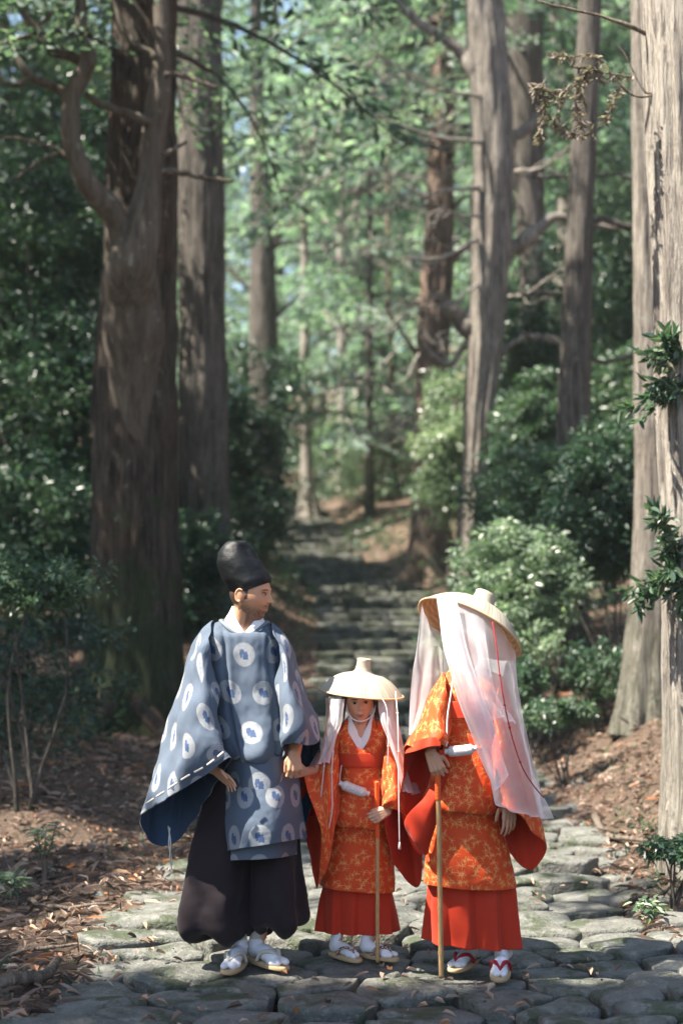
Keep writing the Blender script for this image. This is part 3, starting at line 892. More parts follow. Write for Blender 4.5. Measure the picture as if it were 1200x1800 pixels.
# ------------------------------------------------------------------ bushes
def bush(label, px, py, Y, r, rz, mat, n=260, per=42, size=0.085, name='evergreen_shrub', group=None, floating=False, sx=1.0, cat='shrub'):
    c = Q(px, py, Y)
    z = float(terrain(c[:1], c[1:2])[0])
    h = c[2] - z                                # centre of the leaf mass above the soil
    me, cl = bush_mesh('foliage', r * sx, r * 0.8, rz, n, per, size, M[mat])
    t = thing(name, label, cat, (c[0], Y, z), group)
    o = bpy.data.objects.new('foliage', me); COL.objects.link(o); o.parent = t; o.location.z = h - rz * 0.95
    tg = cl[RNG.choice(len(cl), 5, replace=False)] + np.array([0, 0, h - rz * 0.95])
    o = bpy.data.objects.new('stems', stems_mesh('stems', tg, 0.02 + 0.012 * h, M['bark_grey'])); COL.objects.link(o); o.parent = t
    return t
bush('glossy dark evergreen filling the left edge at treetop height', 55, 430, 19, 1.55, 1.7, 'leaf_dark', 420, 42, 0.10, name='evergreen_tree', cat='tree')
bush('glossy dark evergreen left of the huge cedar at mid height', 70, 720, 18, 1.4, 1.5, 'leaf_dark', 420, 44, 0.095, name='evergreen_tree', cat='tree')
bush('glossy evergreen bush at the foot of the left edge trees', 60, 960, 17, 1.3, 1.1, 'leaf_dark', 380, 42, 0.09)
bush('sparse bush with sunlit leaves overhanging from the left edge', 60, 1030, 9.6, 0.66, 0.30, 'leaf_mid', 150, 30, 0.055, sx=1.0)
bush('dark bush low against the foot of the huge cedar at the left edge', 40, 1190, 11.5, 0.85, 0.55, 'leaf_dark', 150, 34, 0.06)
bush('dark low bush between the huge cedar and the ribbed cedar', 330, 1010, 17.5, 0.5, 0.8, 'leaf_dark', 160, 34, 0.085)
bush('dark leafy bush right of the ribbed cedar, left of the stairs', 420, 790, 23, 0.9, 1.7, 'leaf_dark', 300, 42, 0.10, name='evergreen_tree', cat='tree')
bush('dark bush behind the man\'s black hat', 432, 905, 26, 0.8, 1.0, 'leaf_dark', 200, 40, 0.10)
bush('leafy young tree in front of the pale tree crowns at centre left', 455, 690, 36, 1.5, 1.8, 'leaf_mid', 240, 40, 0.13, name='evergreen_tree', cat='tree')
bush('yellow green bush at the top of the stairs', 665, 790, 40, 2.0, 1.5, 'leaf_lit', 240, 40, 0.13)
bush('low green bush below the yellow green one', 640, 880, 44, 1.6, 0.9, 'leaf_mid', 160, 40, 0.13)
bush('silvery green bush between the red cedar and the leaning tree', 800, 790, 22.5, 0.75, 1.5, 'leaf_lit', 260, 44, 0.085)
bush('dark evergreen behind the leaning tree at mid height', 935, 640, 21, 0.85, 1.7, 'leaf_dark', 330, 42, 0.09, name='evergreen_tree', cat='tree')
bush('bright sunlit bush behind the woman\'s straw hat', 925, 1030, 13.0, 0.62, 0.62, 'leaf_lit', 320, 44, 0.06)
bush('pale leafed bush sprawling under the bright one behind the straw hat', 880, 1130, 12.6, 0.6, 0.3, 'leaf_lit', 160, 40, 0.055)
bush('broad evergreen bush around the brown trunk on the right', 985, 900, 14.5, 0.85, 0.75, 'leaf_mid', 440, 44, 0.068)
bush('dark leafed bush against the slim right hand cedar', 1075, 900, 13.5, 0.55, 0.75, 'leaf_dark', 300, 42, 0.068)
bush('loose foliage between the brown trunk and the slim cedar, above the bushes', 1065, 745, 19, 1.0, 1.1, 'leaf_mid', 260, 40, 0.09)
bush('leafy mass just right of the leaning tree below its lit limb', 935, 790, 18.5, 0.5, 0.9, 'leaf_mid', 240, 40, 0.085)
bush('loose pale foliage at the foot of the leaning tree', 905, 945, 16.5, 0.45, 0.5, 'leaf_lit', 180, 40, 0.07)
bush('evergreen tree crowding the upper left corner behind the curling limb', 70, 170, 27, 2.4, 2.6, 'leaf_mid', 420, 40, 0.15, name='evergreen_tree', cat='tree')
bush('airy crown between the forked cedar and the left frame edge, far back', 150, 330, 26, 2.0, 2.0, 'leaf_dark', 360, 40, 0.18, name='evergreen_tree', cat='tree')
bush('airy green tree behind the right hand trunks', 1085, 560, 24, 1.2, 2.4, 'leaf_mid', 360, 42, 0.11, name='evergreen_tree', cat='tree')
bush('small low plant at the foot of the brown trunk', 925, 1205, 12.0, 0.24, 0.20, 'leaf_mid', 50, 36, 0.055, name='low_plant', cat='plant')
bush('low spreading plant left of the slim right hand cedar', 1050, 1185, 12.3, 0.42, 0.26, 'leaf_mid', 70, 36, 0.055, name='low_plant', cat='plant')
bush('low plant on the bank beside the woman\'s veil', 985, 1255, 11.0, 0.35, 0.14, 'leaf_mid', 50, 32, 0.05, name='low_plant', cat='plant')
bush('dark fern like plant at the right edge near the thick cedar', 1185, 1490, 7.2, 0.16, 0.10, 'leaf_dark', 34, 26, 0.045, name='low_plant', cat='plant')
for lab, spots in (('glossy shoots sprouting from the thick cedar trunk, level with the tree tops of the bushes', ((1165, 640, .13), (1150, 690, .14), (1120, 720, .10), (1175, 590, .08))),
                   ('glossy shoots on the thick cedar trunk above the slim one\'s lit foot', ((1150, 960, .12), (1140, 1040, .13), (1165, 1010, .12), (1175, 1070, .10), (1155, 905, .08)))):
    b0 = Q(spots[0][0] + 45, spots[0][1] + 60, 8.1); t = thing('climbing_shoot', lab, 'plant', b0)
    Ps = []; Ds = []; mb = MB()
    for px, py, r in spots:
        for k in range(3):
            e = Q(px, py, 7.75) + RNG.normal(0, r * .45, 3); P = crom(np.array([b0, (b0 + e) / 2 + [0, -.06, .05], e]), 10); mb.tube(P, np.linspace(.006, .002, 10), 6)
            q = P[4:][RNG.integers(0, 6, 26)] + RNG.normal(0, .012, (26, 3)); Ps.append(q); d = rand_unit(26) + (e - b0) * 2; d[:, 2] -= .35; Ds.append(d)
    Ps = np.vstack(Ps); Ds = np.vstack(Ds); L = RNG.uniform(.06, .11, len(Ps))
    V, F, a_ = leaves(Ps, Ds, L, L * .32, 2, .4)
    part('stems', mb.mesh('stems', [M['twig']]), t); part('foliage', mesh_np('foliage', V, F, [M['leaf_mid']], attrs={'rnd': a_}, smooth=False), t)
for i, (px, Y, s) in enumerate(((90, 24, 1.4), (-40, 22, 1.6), (300, 30, 1.3), (480, 40, 1.5), (560, 48, 1.3), (700, 46, 1.4), (860, 34, 1.5), (1010, 28, 1.4), (1150, 24, 1.3), (1260, 30, 1.8), (780, 42, 1.3), (1100, 36, 1.8))):
    b = base_of(px, Y)
    me, cl = bush_mesh('foliage', s * 1.3, s, s * 0.8, 170, 34, 0.13, M[['leaf_dark', 'leaf_mid', 'leaf_mid'][i % 3]])
    t = thing('undergrowth_shrub', 'shrub of the low undergrowth between the background trunks', 'shrub', b, 'undergrowth shrubs')
    o = bpy.data.objects.new('foliage', me); COL.objects.link(o); o.parent = t; o.location.z = -0.1

# ------------------------------------------------------------------ the humid air of the wood
bm_v = np.array([[x, y, z] for z in (-6.0, 62.0) for y in (-30.0, 176.0) for x in (-74.0, 74.0)])
hz = mesh_np('haze', bm_v, np.array([[0, 2, 3, 1], [4, 5, 7, 6], [0, 1, 5, 4], [2, 6, 7, 3], [0, 4, 6, 2], [1, 3, 7, 5]]), smooth=False)
hm = bpy.data.materials.new('haze'); hm.use_nodes = True
hm.node_tree.nodes.remove(hm.node_tree.nodes['Principled BSDF'])
pv = hm.node_tree.nodes.new('ShaderNodeVolumePrincipled'); pv.inputs['Color'].default_value = (0.86, 0.92, 0.88, 1); pv.inputs['Density'].default_value = 0.0006
pv.inputs['Anisotropy'].default_value = 0.0
hm.node_tree.links.new(pv.outputs[0], hm.node_tree.nodes['Material Output'].inputs['Volume'])
hz.materials.append(hm)
tag(link('haze', hz), 'thin pale haze hanging in the forest air', 'haze', kind='stuff')
# ================================================================== unseen canopy added left of the camera, clumps and gaps shaped for shade and dapples
LIT = [  # (x, y, rx, ry) sunlit patches, given on the ground
    (0.9, 6.62, 2.5, 0.70), (0.3, 7.9, 1.1, 0.5), (1.35, 9.0, 0.8, 0.9), (-1.9, 9.3, 1.1, 0.5), (-1.9, 7.0, .75, .24), (2.8, 10.6, 1.3, 1.7), (3.4, 13.5, 1.6, 1.6), (5.3, 10.8, 2.7, 4.6), (2.5, 8.6, 1.2, 1.2), (-1.0, 7.3, .6, .6), (0.9, 11.5, .8, .3),
    (-2.1, 6.3, 0.5, 0.25), (2.9, 7.4, 0.9, 0.5), (1.6, 12.8, 1.2, 1.2)]
def lit_amount(x, y):
    r = np.zeros_like(x)
    for cx, cy, rx, ry in LIT:
        d = np.hypot((x - cx) / rx, (y - cy) / ry)
        r = np.maximum(r, 1 - ss(d, 0.8, 1.15))
    return r
S = np.array(SUN_DIR)
def canopy(label, n, xr, yr, zr, per, size, tx, ty):
    g = np.column_stack([RNG.uniform(*xr, n), RNG.uniform(*yr, n)])
    if yr[0] < 4: g = np.vstack([g, np.column_stack([RNG.uniform(-6, 4.5, 4200), RNG.uniform(3.6, 5.85, 4200)]), np.column_stack([RNG.uniform(-6.5, -1.4, 2600), RNG.uniform(5.8, 13, 2600)])]); n = len(g)
    lit = lit_amount(g[:, 0], g[:, 1])
    keep = RNG.random(n) > lit
    holes = vn(np.column_stack([g * 1.1, g[:, 0] * 0]), 21)
    keep &= holes < (0.5 if yr[1] > 20 else 0.8)
    g = g[keep]; z = RNG.uniform(*zr, len(g))
    c = np.column_stack([g + (S[:2] / S[2])[None] * z[:, None], z])
    idx = np.repeat(np.arange(len(c)), per)
    off = rand_unit(len(idx)) * (RNG.random((len(idx), 1)) ** 0.5) * 0.20
    D = rand_unit(len(idx)); D[:, 2] -= 0.3
    L = RNG.uniform(.6, 1.3, len(idx)) * size
    V, F, a = leaves(c[idx] + off, D, L, L * 0.42, 1, 0.3)
    t = thing('unseen_shade_tree', label, 'tree', (tx, ty, float(terrain(np.array([tx]), np.array([ty]))[0])))
    part('crown', mesh_np('crown', V, F, [M['needle']], attrs={'rnd': a}, smooth=False), t)
    hs = np.linspace(-0.3, 14, 30); b = np.array(t.location)
    m_ = MB(); m_.tube(b + np.column_stack([0.1 * np.sin(hs * .3), 0 * hs, hs]), np.interp(hs, [-.3, .3, 2, 14], [.6, .42, .34, .12]), 16)
    part('trunk', m_.mesh('trunk', [M['bark_cedar']]), t)
canopy('unseen cedar left of the camera, crown shaped to shade the path', 9500, (-8, 6), (2.5, 16), (7.5, 10.5), 11, 0.17, -7.0, 2.5)
canopy('unseen cedar further left, crown shaped to dapple the stairs', 1500, (-6, 1.6), (14, 30), (12, 16), 12, 0.24, -9.0, 9.0)

# ================================================================== litter on the forest floor
def scatter(n, xr, yr, fn):
    x = RNG.uniform(*xr, n); y = yr[0] + (yr[1] - yr[0]) * RNG.random(n) ** 1.5
    d = np.abs(x - xc(y)) - wp(y)
    k = fn(x, y, d); return x[k], y[k]
def litter(name, n, L0, wr, label, xr=(-5, 6), yr=(4.8, 17), on=lambda x, y, d: d > -0.05, rr=(0, 1), up=0.35):
    x, y = scatter(n, xr, yr, on); z = terrain(x, y) + RNG.uniform(0.004, 0.03, len(x))
    D = rand_unit(len(x)); D[:, 2] = RNG.normal(0.05, up * 0.4, len(x))
    L = RNG.uniform(.5, 1.5, len(x)) * L0
    V, F, a = leaves(np.column_stack([x, y, z]), D, L, L * wr, 2, 0.9, RNG.uniform(*rr, len(x)), np.full((len(x), 1), 0.75))
    o = link(name, mesh_np(name, V, F, [M['litter']], attrs={'rnd': a}, smooth=False))
    tag(o, label, 'leaf litter', kind='stuff'); return o
litter('leaf_litter', 30000, 0.050, 0.42, 'brown fallen leaves strewn over the forest floor', xr=(-5, 6.5), yr=(4.8, 24))
litter('needle_litter', 30000, 0.10, 0.07, 'reddish brown cedar needles and twigs covering the banks', up=0.5)
# grass and seedlings
x, y = scatter(2600, (-4, 4.5), (5.2, 13), lambda x, y, d: (d > -0.12) & (d < 1.2) & (vn(np.column_stack([x * 1.4, y * 1.4, x * 0]), 31) > 0.22))
P = np.column_stack([x, y, terrain(x, y)]); D = rand_unit(len(x)) * 0.8; D[:, 2] = np.abs(D[:, 2]) + 0.7
V, F, a = leaves(P, D, RNG.uniform(.03, .09, len(x)), RNG.uniform(.008, .022, len(x)), 2, 0.6)
tag(link('ground_plants', mesh_np('ground_plants', V, F, [M['leaf_mid']], attrs={'rnd': a}, smooth=False)), 'small green blades and seedlings along the path edges', 'ground cover', kind='stuff')
# leafy undergrowth along both banks
x, y = scatter(2900, (-7, 8), (7.0, 46), lambda x, y, d: (d > 0.12) & (vn(np.column_stack([x * .7, y * .5, x * 0]), 41) > -0.05 + 0.5 * ((x < 0) & (y < 9.5))))
n_ = len(x); per_ = 30; i_ = np.repeat(np.arange(n_), per_)
h_ = RNG.uniform(.10, .42, n_) * np.interp(y, [7, 12, 30], [.45, .9, 1.5])
B = np.column_stack([x, y, terrain(x, y)])[i_]; t_ = RNG.random(len(i_)) ** .6
dr = rand_unit(len(i_)); dr[:, 2] = np.abs(dr[:, 2]) * .5
P = B + dr * (h_[i_] * .8 * t_)[:, None] + np.column_stack([0 * t_, 0 * t_, h_[i_] * t_ * .8])
Dd = dr + rand_unit(len(i_)) * .6; L = h_[i_] * RNG.uniform(.18, .36, len(i_)) 
V, F, a = leaves(P, Dd, L, L * RNG.uniform(.2, .45, len(i_)), 2, .5, None, np.full((len(i_), 1), .6))
tag(link('undergrowth', mesh_np('undergrowth', V, F, [M['leaf_mid']], attrs={'rnd': a}, smooth=False)), 'low leafy undergrowth along the banks of the stairs', 'undergrowth', kind='stuff')
# stray leaves and needles lying on the paving
x, y = scatter(900, (-1.6, 2.2), (5.2, 13), lambda x, y, d: (d < 0.1) & (vn(np.column_stack([x * 2, y * 2, x * 0]), 51) > 0.0))
P = np.column_stack([x, y, zsm(y) + RNG.uniform(.012, .04, len(x))]); Dd = rand_unit(len(x)); Dd[:, 2] *= .1
V, F, a = leaves(P, Dd, RNG.uniform(.03, .07, len(x)), RNG.uniform(.006, .03, len(x)), 2, .9, None, np.full((len(x), 1), .8))
tag(link('stray_leaves', mesh_np('stray_leaves', V, F, [M['litter']], attrs={'rnd': a}, smooth=False)), 'fallen leaves and needles lying on and between the flagstones', 'leaf litter', kind='stuff')
# a few pale stones and sticks on the banks
def pebble(x, y, r, label, group):
    th = np.linspace(0, 2 * np.pi, 9, endpoint=False)
    poly = np.column_stack([x + r * np.cos(th) * random.uniform(.9, 1.3), y + r * np.sin(th) * random.uniform(.7, 1)]) + RNG.normal(0, r * .12, (9, 2))
    z = float(terrain(np.array([x]), np.array([y]))[0])
    V, F, T, c = stone_mesh(poly, z + r * 0.55, (random.uniform(-.3, .3), random.uniform(-.3, .3)), th=r * 1.2, bev=r * .35, dome=r * .2, seed=int(x * 100))
    o = link('bank_stone', mesh_np('bank_stone', V - np.array([c[0], c[1], z]), [F, T], [M['stone']]))
    o.location = (c[0], c[1], z)
    tag(o, label, 'stone', group)
for px, Y, r, lab in ((985, 10.2, 0.10, 'big pale stone beside the path right of the long veil'), (1025, 9.6, 0.05, 'pale stone a little right of the big one by the veil'), (960, 10.8, 0.08, 'rounded stone just behind the big one by the veil'),
        (1045, 9.2, 0.035, 'small stone midway up the bare right bank'), (930, 11.6, 0.12, 'farthest and broadest of the loose stones on the right bank'), (1012, 10.9, 0.06, 'stone among the needles above the big one by the veil'),
        (1080, 8.6, 0.04, 'small stone nearest the thick cedar on the right'), (1000, 8.9, 0.06, 'loose stone at the path edge below the big one'),
        (20, 5.75, 0.05, 'stone in the lower left corner beside the thick broken branch'), (62, 6.1, 0.03, 'little stone right behind the thick broken branch'), (130, 6.9, 0.04, 'stone by the long thin stick on the left'),
        (95, 8.2, 0.05, 'stone behind the sunlit sapling on the left'), (180, 7.6, 0.03, 'little stone at the end of the crooked stick')):
    b = base_of(px, Y); pebble(b[0], b[1], r, lab, 'loose stones beside the path')
def stick(p, q, r, label, bend=0.08):
    a = base_of(*p); b = base_of(*q); s = np.linspace(0, 1, 10)[:, None]
    n_ = np.cross(b - a, [0, 0, 1]); n_ /= np.linalg.norm(n_)
    P = a * (1 - s) + b * s + n_ * np.sin(s * 3.1) * bend
    P[:, 2] = terrain(P[:, 0], P[:, 1]) + r + 0.012 + 0.01 * np.sin(s[:, 0] * 9)
    m_ = MB(); m_.tube(P - a, np.linspace(r, r * 0.5, 10), 8)
    o = link('fallen_branch', m_.mesh('fallen_branch', [M['twig']])); o.location = a; tag(o, label, 'branch')
def sapling(px, Y, h, lab):
    b = base_of(px, Y); t = thing('sapling', lab, 'plant', b); mb = MB(); Ps = []; Ds = []
    for k in range(3):
        a_ = RNG.uniform(0, 6.28); P = crom(b + np.array([[0, 0, -.02], [.02 * math.cos(a_), 0, h * .4], [.05 * math.cos(a_), .04 * math.sin(a_), h * .75], [.07 * math.cos(a_), .05 * math.sin(a_), h * RNG.uniform(.8, 1)]]), 14)
        mb.tube(P, np.linspace(.007, .002, 14), 6); q = P[RNG.integers(6, 14, 30)] + RNG.normal(0, .03, (30, 3)) * [1, 1, .4]; Ps.append(q); d = rand_unit(30); d[:, 2] *= .3; Ds.append(d)
    Ps = np.vstack(Ps); Ds = np.vstack(Ds); L = RNG.uniform(.035, .065, len(Ps)); V, F, a_ = leaves(Ps, Ds, L, L * .4, 2, .4, None, np.full((len(Ps), 1), .8))
    part('stem', mb.mesh('stem', [M['twig']]), t); part('foliage', mesh_np('foliage', V, F, [M['leaf_lit']], attrs={'rnd': a_}, smooth=False), t)
sapling(85, 7.9, 0.36, 'young sapling catching the sun on the left')
sapling(45, 7.6, 0.16, 'short twiggy seedling just left of the sunlit sapling')
sapling(1150, 7.0, 0.10, 'tiny pale plant beside the path at the right')
stick((0, 5.8), (110, 6.15), 0.035, 'thick broken branch at the lower left corner')
stick((20, 6.5), (260, 6.9), 0.010, 'long thin stick on the ground left of the path')
stick((60, 7.6), (200, 7.3), 0.014, 'crooked stick on the dark ground behind the long thin one', 0.12)
stick((1040, 9.6), (1130, 8.6), 0.025, 'fallen branch lying down the right bank')
stick((1060, 7.4), (1180, 7.9), 0.015, 'thin stick at the foot of the thick cedar')
# ================================================================== cloth, skin and straw materials
YOFF = -0.11
_Q0 = Q
def Q(px, py, Y): return _Q0(px, py, Y + YOFF)

def fabric_base(name, rough=0.85):
    m = Mat(name, rough, 0.2)
    m.b.inputs['Sheen Weight'].default_value = 0.06
    return m
def plain_cloth(name, col, rough=0.85, bump=0.25, trans=0.0, var=0.12):
    m = fabric_base(name, rough); uv = m.coord('UV')
    n = m.noise(m.coord('Object'), 14, 4); w = m.noise(m.coord('Object'), 380, 2)
    c = m.mix(n * var * 2, col, tuple(x * 0.6 for x in col))
    m.color(c); m.bump(n + w * 0.25, bump, 0.004)
    if trans: m.translucent(trans, tuple(col))
    return m.m

def blue_brocade():
    m = fabric_base('blue_brocade', 0.75)
    u, v, _ = m.xyz(m.coord('UV'))
    # small lozenges
    a, b = 0.0165, 0.0185
    row = (v / b).floor()
    uu = (u / a + row * 0.5).frac() - 0.5; vv = (v / b).frac() - 0.5
    r = uu.abs() * 1.0 + vv.abs() * 1.0
    dark = r.lt(0.33) - r.lt(0.17)
    line = ((u * 1.0 + v * 0.9) * 900.0).sin() * 0.5 + 0.5
    base = m.mix(line.step(0.2, 0.8) * 0.55, (0.048, 0.073, 0.115), (0.13, 0.148, 0.163))
    base = m.mix(dark * 0.85, base, (0.035, 0.055, 0.11))
    base = m.mix(r.lt(0.15) * 0.5, base, (0.25, 0.29, 0.33))
    # medallions in staggered rows
    A, B = 0.142, 0.168
    vr = (v + 0.03) / B
    R = vr.floor(); U = (u / A + R.mod(2.0) * 0.5).frac() * A - A / 2; Vv = vr.frac() * B - B / 2
    rr = (U * U + Vv * Vv * 0.82).sqrt()
    nz = m.noise(m.coord('UV'), 90, 3, 0.7)
    rr2 = rr + (nz - 0.5) * 0.006
    disc = rr2.step(0.0475, 0.0455)
    rings = ((rr + (nz - 0.5) * 0.004) * 1050.0).sin()
    white = m.mix(rings.step(0.1, 0.9) * 0.7, (0.31, 0.31, 0.30), (0.075, 0.10, 0.145))
    white = m.mix(nz.step(0.50, 0.62) * 0.65, white, (0.16, 0.20, 0.27))
    def ell(cx, cy, sx, sy, rot):
        c, s = math.cos(rot), math.sin(rot)
        X = ((U - cx) * c + (Vv - cy) * s) / sx; Y = ((Vv - cy) * c - (U - cx) * s) / sy
        return (X * X + Y * Y + (nz - 0.5) * 2.6).lt(1.0)
    bird = ell(0.004, -0.004, 0.0075, 0.018, -0.35).max(ell(-0.005, 0.010, 0.0075, 0.013, 0.5)).max(ell(-0.014, 0.003, 0.006, 0.009, 0.2)).max(ell(0.013, -0.004, 0.006, 0.008, 0.2)).max(ell(-0.009, 0.017, 0.010, 0.0055, 0.3)).max(ell(0.009, -0.014, 0.011, 0.006, -0.5)).max(ell(0.010, 0.006, 0.007, 0.0045, 0.9)).max(ell(-0.010, -0.008, 0.007, 0.004, 0.9))
    white = m.mix(bird, white, (0.035, 0.065, 0.15))
    c = m.mix(disc, base, white)
    fade = m.noise(m.coord('Object'), 6, 3)
    c = m.mix(fade * 0.25, c, (0.16, 0.19, 0.22))
    m.color(c)
    m.bump(nz * disc * 0.6 + line * 0.3, 0.35, 0.002)
    return m.m
def orange_brocade():
    m = fabric_base('orange_brocade', 0.6)
    uvs = m.coord('UV')
    warp = m.n('ShaderNodeTexNoise'); m.lk(uvs, warp.inputs['Vector']); warp.inputs['Scale'].default_value = 22
    add = m.n('ShaderNodeVectorMath', operation='MULTIPLY_ADD'); m.lk(warp.outputs[1], add.inputs[0]); add.inputs[1].default_value = (0.014,) * 3; m.lk(uvs, add.inputs[2])
    acc = None
    for si, (scale, k) in enumerate(((25, 0), (22, 3.1))):
        off = m.n('ShaderNodeVectorMath', operation='ADD'); m.lk(add.outputs[0], off.inputs[0]); off.inputs[1].default_value = (k, k * 0.7, 0)
        vo = m.n('ShaderNodeTexVoronoi', voronoi_dimensions='2D'); m.lk(off.outputs[0], vo.inputs['Vector']); vo.inputs['Scale'].default_value = scale
        sub = m.n('ShaderNodeVectorMath', operation='SUBTRACT'); m.lk(off.outputs[0], sub.inputs[0])
        m.lk(vo.outputs['Position'], sub.inputs[1])
        X, Y, _ = m.xyz(sub.outputs[0])
        cr, cg, cb = m.xyz(vo.outputs['Color'])
        ang = cr * 6.283
        c, s = ang.cos(), ang.sin()
        x = X * c + Y * s; y = Y * c - X * s
        for (kk, l, w, rot) in ((16.0, 0.020, 0.0017, 0.0), (-22.0, 0.015, 0.0014, 0.9), (14.0, 0.015, 0.0013, 2.0)):
            c2, s2 = math.cos(rot), math.sin(rot)
            x2 = x * c2 + y * s2; y2 = y * c2 - x * s2
            d = (y2 - x2 * x2 * kk).abs() + x2.abs() * 0.04
            st = d.step(w * 1.25, w * 0.6) * x2.abs().lt(l)
            acc = st if acc is None else acc.max(st)
    n = m.noise(uvs, 14, 3); red = m.mix(n, (0.66, 0.080, 0.013), (0.46, 0.042, 0.010))
    br = m.noise(uvs, 9, 2)
    gold = m.mix(br, (0.74, 0.37, 0.12), (0.58, 0.21, 0.055))
    c = m.mix(acc * (br.step(0.25, 0.45) * 0.6 + 0.4), red, gold)
    m.color(c); m.bump(acc + m.noise(uvs, 500, 2) * 0.3, 0.35, 0.0015)
    return m.m
M['blue'] = blue_brocade(); M['orange'] = orange_brocade()
M['blue_lining'] = plain_cloth('blue_lining', (0.035, 0.065, 0.12))
M['red'] = plain_cloth('red_cloth', (0.46, 0.032, 0.010), 0.75)
M['band'] = plain_cloth('red_orange_band', (0.52, 0.045, 0.014), 0.65)
M['hakama'] = plain_cloth('dark_plum_cloth', (0.020, 0.0135, 0.016), 0.85)
M['white'] = plain_cloth('white_cloth', (0.74, 0.74, 0.75), 0.85, 0.2)
M['sock'] = plain_cloth('white_sock', (0.68, 0.68, 0.70), 0.9, 0.3)
M['wrap'] = plain_cloth('beige_leg_wrap', (0.46, 0.42, 0.36), 0.9, 0.4)
M['grey_trim'] = plain_cloth('grey_blue_trim', (0.14, 0.17, 0.19), 0.6)
M['cord'] = plain_cloth('pale_cord', (0.62, 0.55, 0.53), 0.7)
M['cream_cord'] = plain_cloth('cream_cord', (0.62, 0.57, 0.48), 0.7)
M['red_cord'] = plain_cloth('red_cord', (0.38, 0.02, 0.02), 0.6)
M['sole'] = plain_cloth('tan_sole', (0.42, 0.29, 0.16), 0.8, 0.4)
M['red_strap'] = plain_cloth('red_strap', (0.33, 0.015, 0.03), 0.7)
M['beige_strap'] = plain_cloth('beige_strap', (0.50, 0.46, 0.38), 0.7)
M['hair'] = plain_cloth('black_hair', (0.012, 0.009, 0.008), 0.45)
def dotted():
    m = fabric_base('dotted_strap'); n = m.n('ShaderNodeTexChecker'); m.lk(m.coord('Object'), n.inputs[0]); n.inputs['Scale'].default_value = 150
    n.inputs[1].default_value = (0.02, 0.015, 0.015, 1); n.inputs[2].default_value = (0.55, 0.35, 0.28, 1)
    m.color(n.outputs[0]); return m.m
M['dotted'] = dotted()
def silver():
    m = fabric_base('silver_brocade', 0.5); n = m.noise(m.coord('Object'), 90, 3, 0.6, 1.0)
    m.color(m.ramp(n, [(0.4, (0.62, 0.60, 0.58)), (0.55, (0.45, 0.40, 0.36)), (0.65, (0.70, 0.69, 0.68))])); m.bump(n, 0.5, 0.003); return m.m
M['silver'] = silver()
def lacquer():
    m = Mat('black_lacquered_cloth', 0.5, 0.25); n = m.noise(m.coord('Object'), 55, 5, 0.65); n2 = m.noise(m.coord('Object'), 13, 4, 0.6, 1.0)
    m.color((0.0035, 0.0045, 0.005)); m.bump(n * 0.7 + n2 * 0.8, 0.5, 0.006); return m.m
M['lacquer'] = lacquer()
def straw(name, inner=False):
    m = Mat(name, 0.7, 0.3); u, v, _ = m.xyz(m.coord('UV'))
    if inner:
        w = ((u * 60.0).sin() * (v * 70.0).sin()); nn = m.noise(m.coord('UV', (60, 2, 1)), 2, 1)
        c = m.mix((w * 0.5 + 0.5) * 0.8, (0.56, 0.39, 0.21), (0.30, 0.18, 0.085)); m.color(m.mix(nn * 0.4, c, (0.42, 0.28, 0.14))); m.bump(w, 0.5, 0.004)
    else:
        n = m.noise(m.coord('UV', (70, 0.5, 1)), 1.6, 1, 0.5); s = (u * 560.0).sin()
        c = m.ramp(n, [(0.3, (0.30, 0.26, 0.185)), (0.5, (0.42, 0.375, 0.29)), (0.7, (0.52, 0.475, 0.39))])
        m.color(m.mix((s * 0.5 + 0.5) * 0.14, c, (0.36, 0.27, 0.16))); m.bump(s * 0.5 + n, 0.25, 0.002)
        m.translucent(0.12, (0.5, 0.35, 0.2))
    return m.m
M['straw'] = straw('straw'); M['straw_in'] = straw('woven_straw_inside', True)
M['straw_rim'] = plain_cloth('straw_binding', (0.52, 0.37, 0.20), 0.7)
def bamboo():
    m = Mat('bamboo', 0.5, 0.4); n = m.noise(m.coord('Object', (60, 60, 2.5)), 3, 4)
    m.color(m.ramp(n, [(0.3, (0.34, 0.19, 0.075)), (0.6, (0.50, 0.31, 0.14)), (0.8, (0.57, 0.38, 0.19))])); return m.m
M['bamboo'] = bamboo()
M['wrap_orange'] = plain_cloth('orange_wrap', (0.66, 0.10, 0.02), 0.5)
def veil_mat(name, dens):
    m = Mat(name, 0.8, 0.2); m.color((0.88, 0.88, 0.90))
    t = m.n('ShaderNodeBsdfTranslucent'); t.inputs[0].default_value = (0.88, 0.88, 0.90, 1)
    mx = m.n('ShaderNodeMixShader'); mx.inputs[0].default_value = 0.5
    m.lk(m.b.outputs[0], mx.inputs[1]); m.lk(t.outputs[0], mx.inputs[2])
    tr = m.n('ShaderNodeBsdfTransparent'); m2 = m.n('ShaderNodeMixShader')
    n = m.noise(m.coord('Object'), 5, 3); fac = (n - 0.5) * 0.25 + dens
    e = m.attr('hem'); fac = fac + e * 0.4
    m.lk(fac, m2.inputs[0]); m.lk(tr.outputs[0], m2.inputs[1]); m.lk(mx.outputs[0], m2.inputs[2]); m.lk(m2.outputs[0], m.out.inputs[0])
    return m.m
M['veil'] = veil_mat('sheer_white_veil', 0.40); M['veil_dense'] = veil_mat('folded_white_veil', 0.50)
def skin_mat():
    m = Mat('skin', 0.5, 0.4)
    x = m.n('ShaderNodeAttribute', attribute_name='skin_tone')
    n = m.noise(m.coord('Object'), 220, 3); c = m.mix(n * 0.25, x.outputs['Color'], (0.30, 0.13, 0.075))
    m.color(c); m.b.inputs['Subsurface Weight'].default_value = 0.12; m.b.inputs['Subsurface Radius'].default_value = (0.02, 0.008, 0.004)
    m.bump(n, 0.15, 0.001); return m.m
M['skin'] = skin_mat()
